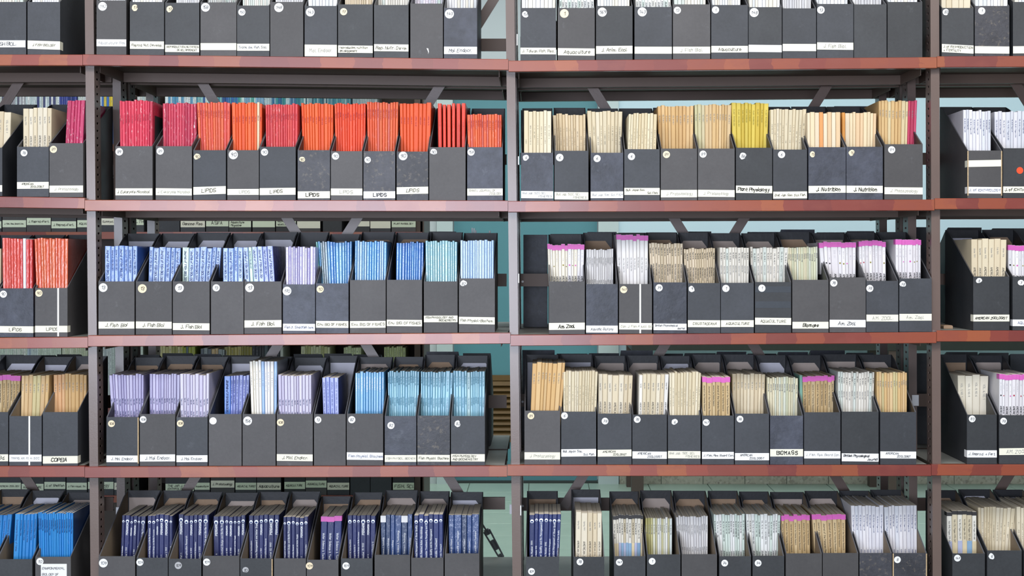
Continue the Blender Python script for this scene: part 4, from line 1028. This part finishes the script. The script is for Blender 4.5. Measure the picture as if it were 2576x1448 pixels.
row(8, 5, 3, [
 (2215, 2380, 483, 'b', (2241, 506, 17, '147'), None, (2188, 2337, 272, 6, 'blk', 2220, 2338), 'b'),
 (2390, 2565, 468, 'b', (2414, 496, 17, '6', 't'), None, (2345, 2548, 252, 12, 'crd', 2394, 2550), 'w'),
 (2575, 2740, 470, 'b', None, None, (2540, 2720, 252, 10, 'crd', 2580, 2722), 'w')])

# boxes of the rear rack, seen from behind over the front ones: level, bay, left, right, top (photo pixels), finish
REARB = [(3, 2, 1316, 1378, 590, 'd'), (3, 2, 1384, 1474, 588, 'b'), (3, 2, 1477, 1552, 583, 'd'), (3, 2, 1555, 1630, 585, 'b'), (3, 2, 1634, 1702, 584, 'd'), (3, 2, 1706, 1790, 582, 'b'), (3, 2, 1880, 1960, 583, 'd'), (3, 2, 1964, 2050, 577, 'd'), (3, 2, 2054, 2126, 584, 'b'), (3, 2, 2130, 2200, 581, 's'),
         (3, 3, 2278, 2338, 571, 's'), (3, 3, 2384, 2470, 572, 'b'), (3, 3, 2496, 2580, 574, 'b'), (3, 0, 28, 96, 596, 'b'), (3, 0, 138, 204, 594, 's'), (3, 1, 752, 806, 588, 'd'), (3, 1, 1078, 1148, 582, 's'), (2, 2, 1310, 1388, 277, 's'), (2, 2, 1556, 1640, 275, 'd'), (2, 2, 2010, 2094, 270, 'd'), (2, 2, 2098, 2184, 267, 'd'), (2, 0, 30, 130, 272, 'b'), (2, 0, 134, 190, 270, 'b'),
         (4, 1, 352, 402, 892, 'b'), (4, 1, 408, 484, 888, 's'), (4, 1, 488, 556, 890, 'd'), (4, 1, 560, 650, 893, 'b'), (4, 1, 738, 810, 890, 's'), (4, 1, 815, 885, 889, 'b'), (4, 1, 888, 960, 891, 's'), (4, 1, 1072, 1154, 884, 'd'), (4, 1, 1164, 1235, 888, 'b'),
         (4, 2, 1313, 1396, 880, 'd'), (4, 2, 1400, 1478, 889, 's'), (4, 2, 1481, 1558, 888, 'd'), (4, 2, 1561, 1643, 881, 'd'), (4, 2, 1646, 1719, 889, 's'), (4, 2, 1722, 1801, 888, 's'), (4, 2, 1803, 1878, 884, 'd'), (4, 2, 1880, 1954, 889, 's'), (4, 2, 1957, 2033, 885, 'd'), (4, 2, 2038, 2126, 881, 'd'), (4, 2, 2129, 2198, 887, 's'),
         (4, 3, 2300, 2345, 888, 'b'), (4, 3, 2380, 2460, 885, 'b'), (4, 3, 2464, 2538, 887, 'b'), (4, 3, 2541, 2620, 890, 's'), (4, 0, 0, 60, 892, 'b'), (4, 0, 63, 140, 893, 's'), (4, 0, 143, 204, 891, 'b')]
cnt = {}
for lev, bay, pa, pb, py, tone in REARB:
    Yb = 0.402
    if lev == 2 or pa in (28, 138, 30, 134): Yb = 0.402
    x0, x1 = wx(pa, Yb) + .0006, wx(pb, Yb) - .0006
    z0 = max(shelf_z(bay, lev, x0), shelf_z(bay, lev, x1)) + .0006
    hb = wz(py, Yb) - z0
    k = cnt[(lev, bay)] = cnt.get((lev, bay), 0) + 1
    xm = (x0 + x1) / 2; O = Vector((xm, Yb, z0))
    r = root('file_box', O, 'back of %s file box on rear rack, %s along, %s shelf, %s bay' % (TONE[tone], ORD[k], ORD[lev], BAYN[bay]), 'file box', 'file boxes on the rear rack')
    # turned round: built facing +Y
    gg = box_body(x0, x1, z0, .122, hb, 0, .225, tone, 'in')
    gg.v = [(x0 + x1 - x, Yb + .225 - y, z) for x, y, z in gg.v]
    build('body', gg, r, O)
    g = G(); g.box(x0 + .004, x1 - .004, Yb + .0026, Yb + .0034, z0 + .004, z0 + hb - .03, 'lb'); build('back_liner', g, r, O)

# ------------------------------------------------------------------ the far rack across the aisle
FRY = 2.08
far = root('steel_shelving', (wx(300, FRY), FRY, 0), 'distant brown rack across the aisle behind, with labelled boxes', 'shelving')
FRO = tuple(far.location)
fx0, fx1 = wx(-60, FRY), wx(1062, FRY)
ZB = [wz(583, FRY) + .324 * k for k in (2, 1, 0, -1, -2, -3)]
for z in ZB:
    g = G(); g.box(fx0, fx1, FRY + .018, FRY + .32, z - .014, z, 'metald'); d_ = build('shelf', g, far, FRO)
    g = G(); g.box(fx0, fx1, FRY, FRY + .0175, z - .026, z, 'wood'); build('edge_band', g, d_, FRO)
for x in (fx0 + .01, wx(370, FRY), fx1 - .03):
    for y in (FRY + .0185, FRY + .28):
        g = G(); g.box(x, x + .022, y, y + .04, 0, 2.2, 'metald'); build('post', g, far, FRO)
g = G(); g.box(fx1 + .001, fx1 + .006, FRY + .01, FRY + .32, .02, 2.2, 'metald'); build('end_panel', g, far, FRO)
g = G(); g.box(fx0, fx1, FRY + .322, FRY + .326, .1, 2.2, 'metald'); build('back_panel', g, far, FRO)
FARB = [(2, [(-30, 4, 'J. Fish Biol.'), (6, 66, 'J. Fish. Res. Board Can.'), (67, 128, 'J. Reprod.+Fert.'), (129, 192, 'J. Reprod.+Fert.'), (194, 252, 'AQUACULTURE'), (254, 312, 'Eukaryot. Microb.'), (318, 362, 'HEALTH'), (396, 452, ''), (454, 516, 'Genome Res.'), (518, 575, 'ASFA'), (576, 632, 'Aquaculture|Magazine'), (635, 692, ''), (694, 745, 'AQUACULTURE|NEWSLETTER'), (747, 806, ''), (812, 860, ''), (886, 930, ''), (931, 983, ''), (985, 1046, 'PLANT PHYSIOLOGY')]),
        (5, [(-10, 53, 'AMERICAN ZOOLOGY'), (54, 110, 'AQUACULTURE'), (111, 165, 'J. of Shellfish'), (167, 219, 'J. Fish Aquat. Sc.'), (221, 286, 'Ecology'), (287, 340, 'AQUACULTURE'), (416, 488, 'THE JAP. J. OF|ICHTHYOLOGY'), (489, 528, 'Aquaculture'), (530, 590, 'J. Protozoology'), (592, 645, 'AQUACULTURE!'), (646, 707, 'Aquaculture'), (715, 768, 'AQUACULTURE'), (769, 822, 'AQUACULTURE'), (823, 879, 'AQUACULTURE'), (881, 931, ''), (932, 985, ''), (988, 1042, 'FISH. SCI.')])]
for lv, items in FARB:
    for k, (pa, pb, text) in enumerate(items):
        Yf = FRY + .006; x0, x1 = wx(pa, Yf) + .0004, wx(pb, Yf) - .0004; z0 = ZB[lv] + .0004
        tone = random.choice('sbgs')
        r = root('file_box', Vector(((x0 + x1) / 2, Yf, z0)), 'small distant %s file box on the far rack, %s along its %s' % (TONE[tone], ORD[k + 1], 'upper labelled row' if lv == 2 else 'bottom labelled row'), 'file box', 'file boxes on the far rack')
        O = r.location
        build('body', box_body(x0, x1, z0, .12, .24, Yf, .23, tone, 'in'), r, O)
        if not (text == '' and lv == 5) and pa not in (396, 812):
            zl = z0 + (.017 if lv == 2 else .020) + random.choice((-.004, 0, 0, .003, .008)); g = G()
            g.box(x0 + .0003, x1 - .0003, Yf - .0005, Yf - .0001, zl, zl + .026, random.choice(['paperf', 'paper', 'paperf'])); lo = build('title_label', g, r, O)
            if text:
                g = G(); write_panel(g, text, x0, x1, zl, zl + .026, Yf - .0009, 'inkk', bold=1.3); build('handwriting', g, lo, O)
# spines on the other far shelves (a few pixels each): part of the joined mass
def far_spines(lv, ranges):
    for pa, pb, cols, wpx, hh in ranges:
        x = wx(pa, FRY); xe = wx(pb, FRY)
        while x < xe:
            wd = wpx / S * (D + FRY) / D * random.uniform(.7, 1.4)
            c = hx(random.choice(cols)); h = hh + random.uniform(-.004, .004)
            A = ((*c, 1), (.15, .15, .18, 1), (0, .1, .4 * h, 1), (.95 * h, .7, random.random(), 1))
            JOBS.append(dict(xb=x, xt=x, w=wd - .0003, yb=FRY + .03, yt=FRY + .03, zb=ZB[lv] + .0005, zt=ZB[lv] + h, dj=.17, attr=A, side=(*c, 1), solo=False, kind='journal', area=0, far=1))
            x += wd
WH = ['dde6ea', 'e6eaec', 'c8d8dc', 'd4dcd8']
far_spines(1, [(-20, 60, WH + ['5c5c74', 'a8a8b0'], 4.5, .235), (62, 140, WH + ['3c4478'], 5, .235), (142, 188, ['2a3a80', '243068', '3c4a9c'], 5, .238), (188, 245, WH, 5, .235), (250, 286, ['e0c83c', 'dde6ea', '3070c8', 'e6eaec'], 5, .235), (340, 366, WH, 5, .235),
               (410, 480, ['d4e6f0', '5aa0c8', 'e6f0f4'], 6, .236), (480, 560, ['88c8cc', 'a8dce0', '4a98b0', 'e0ecec', '3a68a8'], 4, .236), (560, 592, ['3c78c0', '2c5ca8', '4a94b4'], 4, .236), (596, 660, ['a4dcd4', '4aa8a0', 'd4ecec', '88b8d8'], 5, .236), (660, 745, ['8cb4c8', '3c98a0', 'c4dce4', '2a70a0'], 4, .236), (745, 880, ['3a8498', '6aa8b0', 'd8e8e8', '2c6478', '94b8c0'], 4, .235), (884, 940, ['8ca4ac', 'a8b8bc'], 7, .232)])
far_spines(4, [(-20, 60, ['d8e2d4', 'cfdccc', 'e2e6dc'], 4, .222), (62, 86, ['b8c8d4', 'd0dcd8'], 4, .22), (88, 145, ['dae6d8', 'cfdccc'], 4, .222), (150, 214, ['d6dcc0', 'c8d0b4', 'dde2cc'], 4, .222), (214, 292, ['c8d4d0', 'd4dcdc', 'b8c4c8'], 5, .222), (348, 352, ['d0dcd0'], 5, .22),
               (380, 452, ['b4ac78', 'c4bc8c', '9c9860'], 7, .224), (452, 486, ['9aa040', 'b0c4c8', '5c6c78'], 7, .224), (500, 560, ['5c6470', '8c9498', 'c4a880'], 8, .215), (560, 626, ['a09450', 'b0a468', '8c8448'], 8, .224), (630, 705, ['3c3c44', '58646c', 'c8ccc8', '2c3038'], 8, .225), (754, 822, ['c4c498', 'b4b484', 'd4d4b4'], 8, .224), (862, 902, ['d4dcb8', 'c8d0ac'], 6, .222), (964, 1018, ['c0c898', 'd0d4a8', 'b4bc8c'], 6, .222)])

# ------------------------------------------------------------------ journals become objects: the 300 that show largest, and every navy book; the rest is one mass
js = sorted([j for j in JOBS if j['kind'] == 'journal' and 'far' not in j], key=lambda j: -j['area'])
for j in js[:300]: j['solo'] = True
for j in JOBS:
    if j['kind'] == 'book': j['solo'] = True
mass = G()
for j in JOBS:
    what = [w_ for w_ in ('tape', 'logo', 'print', 'dot', 'foot', 'panel') if (w_ if w_ != 'print' else 'title') in j]
    if not j['solo']:
        for w_ in ['cover', 'pages'] + what:
            q = journal_geo(j, w_); n = len(mass.v)
            mass.v += q.v; mass.f += [tuple(n + i for i in f) for f in q.f]; mass.m += q.m; mass.uv += q.uv; mass.a += q.a
        continue
    nm = 'journal' if j['kind'] == 'journal' else 'book'
    O = Vector((j['xb'] + j['w'] / 2, j['yb'], j['zb']))
    o = build(nm, journal_geo(j, 'cover'), None, O)
    cn = j['cname'].replace('thick ', '')
    tag(o, '%s %s %s, %s from left in %s box, %s shelf, %s bay' % ('thick' if j['thick'] else 'thin', cn, nm, ORD[j['i'] + 1], ORD[j['bi']], ORD[j['lev']], BAYN[j['bay']]), nm, 'journals in the file boxes' if nm == 'journal' else 'navy books in the file boxes')
    if 'print' in what:
        tl = j['title']
        for t_ in tl:
            j['title'] = [t_]; q = journal_geo(j, 'print')
            if q.f: build('spine_title', q, o, O)
        what.remove('print')
    for w_, pn in (('pages', 'page_block'), ('tape', 'top_tape'), ('logo', 'spine_emblem'), ('print', 'spine_title'), ('dot', 'spine_mark'), ('foot', 'spine_foot_band'), ('panel', 'cover_panel')):
        if w_ == 'pages' or w_ in what:
            q = journal_geo(j, w_)
            if q.f: build(pn, q, o, O)
mo = build('journals', mass)
mo['kind'] = 'stuff'; mo['label'] = 'remaining thinner journals standing in the file boxes and on the far rack'; mo['category'] = 'journal'

# rolled papers standing behind the last box of the third shelf
for k, (px, py) in enumerate(((1188, 573), (1193, 574), (1197, 579), (1232, 580))):
    Yp = 0.362; g = G(); x = wx(px, Yp); z0 = shelf_z(1, 3, x) + .0008
    tube(g, (x, Yp, z0), (x, Yp, wz(py, Yp)), .0019 if k < 3 else .0024, 'paperw', 10)
    o = build('paper_roll', g, None, (x, Yp, z0))
    tag(o, 'thin white paper roll peeking above the last pale blue box, %s from left' % ORD[k + 1], 'paper roll', 'paper rolls behind the third shelf')

# small flat wooden block lying on the third shelf beside the post
Yp = 0.09; x0, x1 = wx(2374, Yp), wx(2397, Yp); z0 = shelf_z(3, 3, x0) + .0006; zz = [max(shelf_z(3, 3, x0), shelf_z(3, 3, x1)) + .0004, 0]; zz[1] = zz[0] + .008
g = G(); c = .002
g.idx([(x0, Yp, zz[0]), (x1, Yp, zz[0]), (x1, Yp + .05, zz[0]), (x0, Yp + .05, zz[0]), (x0, Yp, zz[1] - c), (x1, Yp, zz[1] - c), (x1, Yp + .05, zz[1] - c), (x0, Yp + .05, zz[1] - c), (x0 + c, Yp + c, zz[1]), (x1 - c, Yp + c, zz[1]), (x1 - c, Yp + .05 - c, zz[1]), (x0 + c, Yp + .05 - c, zz[1])],
      [(0, 1, 5, 4), (1, 2, 6, 5), (2, 3, 7, 6), (3, 0, 4, 7), (4, 5, 9, 8), (5, 6, 10, 9), (6, 7, 11, 10), (7, 4, 8, 11), (8, 9, 10, 11), (3, 2, 1, 0)], 'lb')
tag(build('wooden_block', g, None, (x0, Yp, zz[0])), 'small flat tan block lying on the third shelf beside the outer right post', 'block')
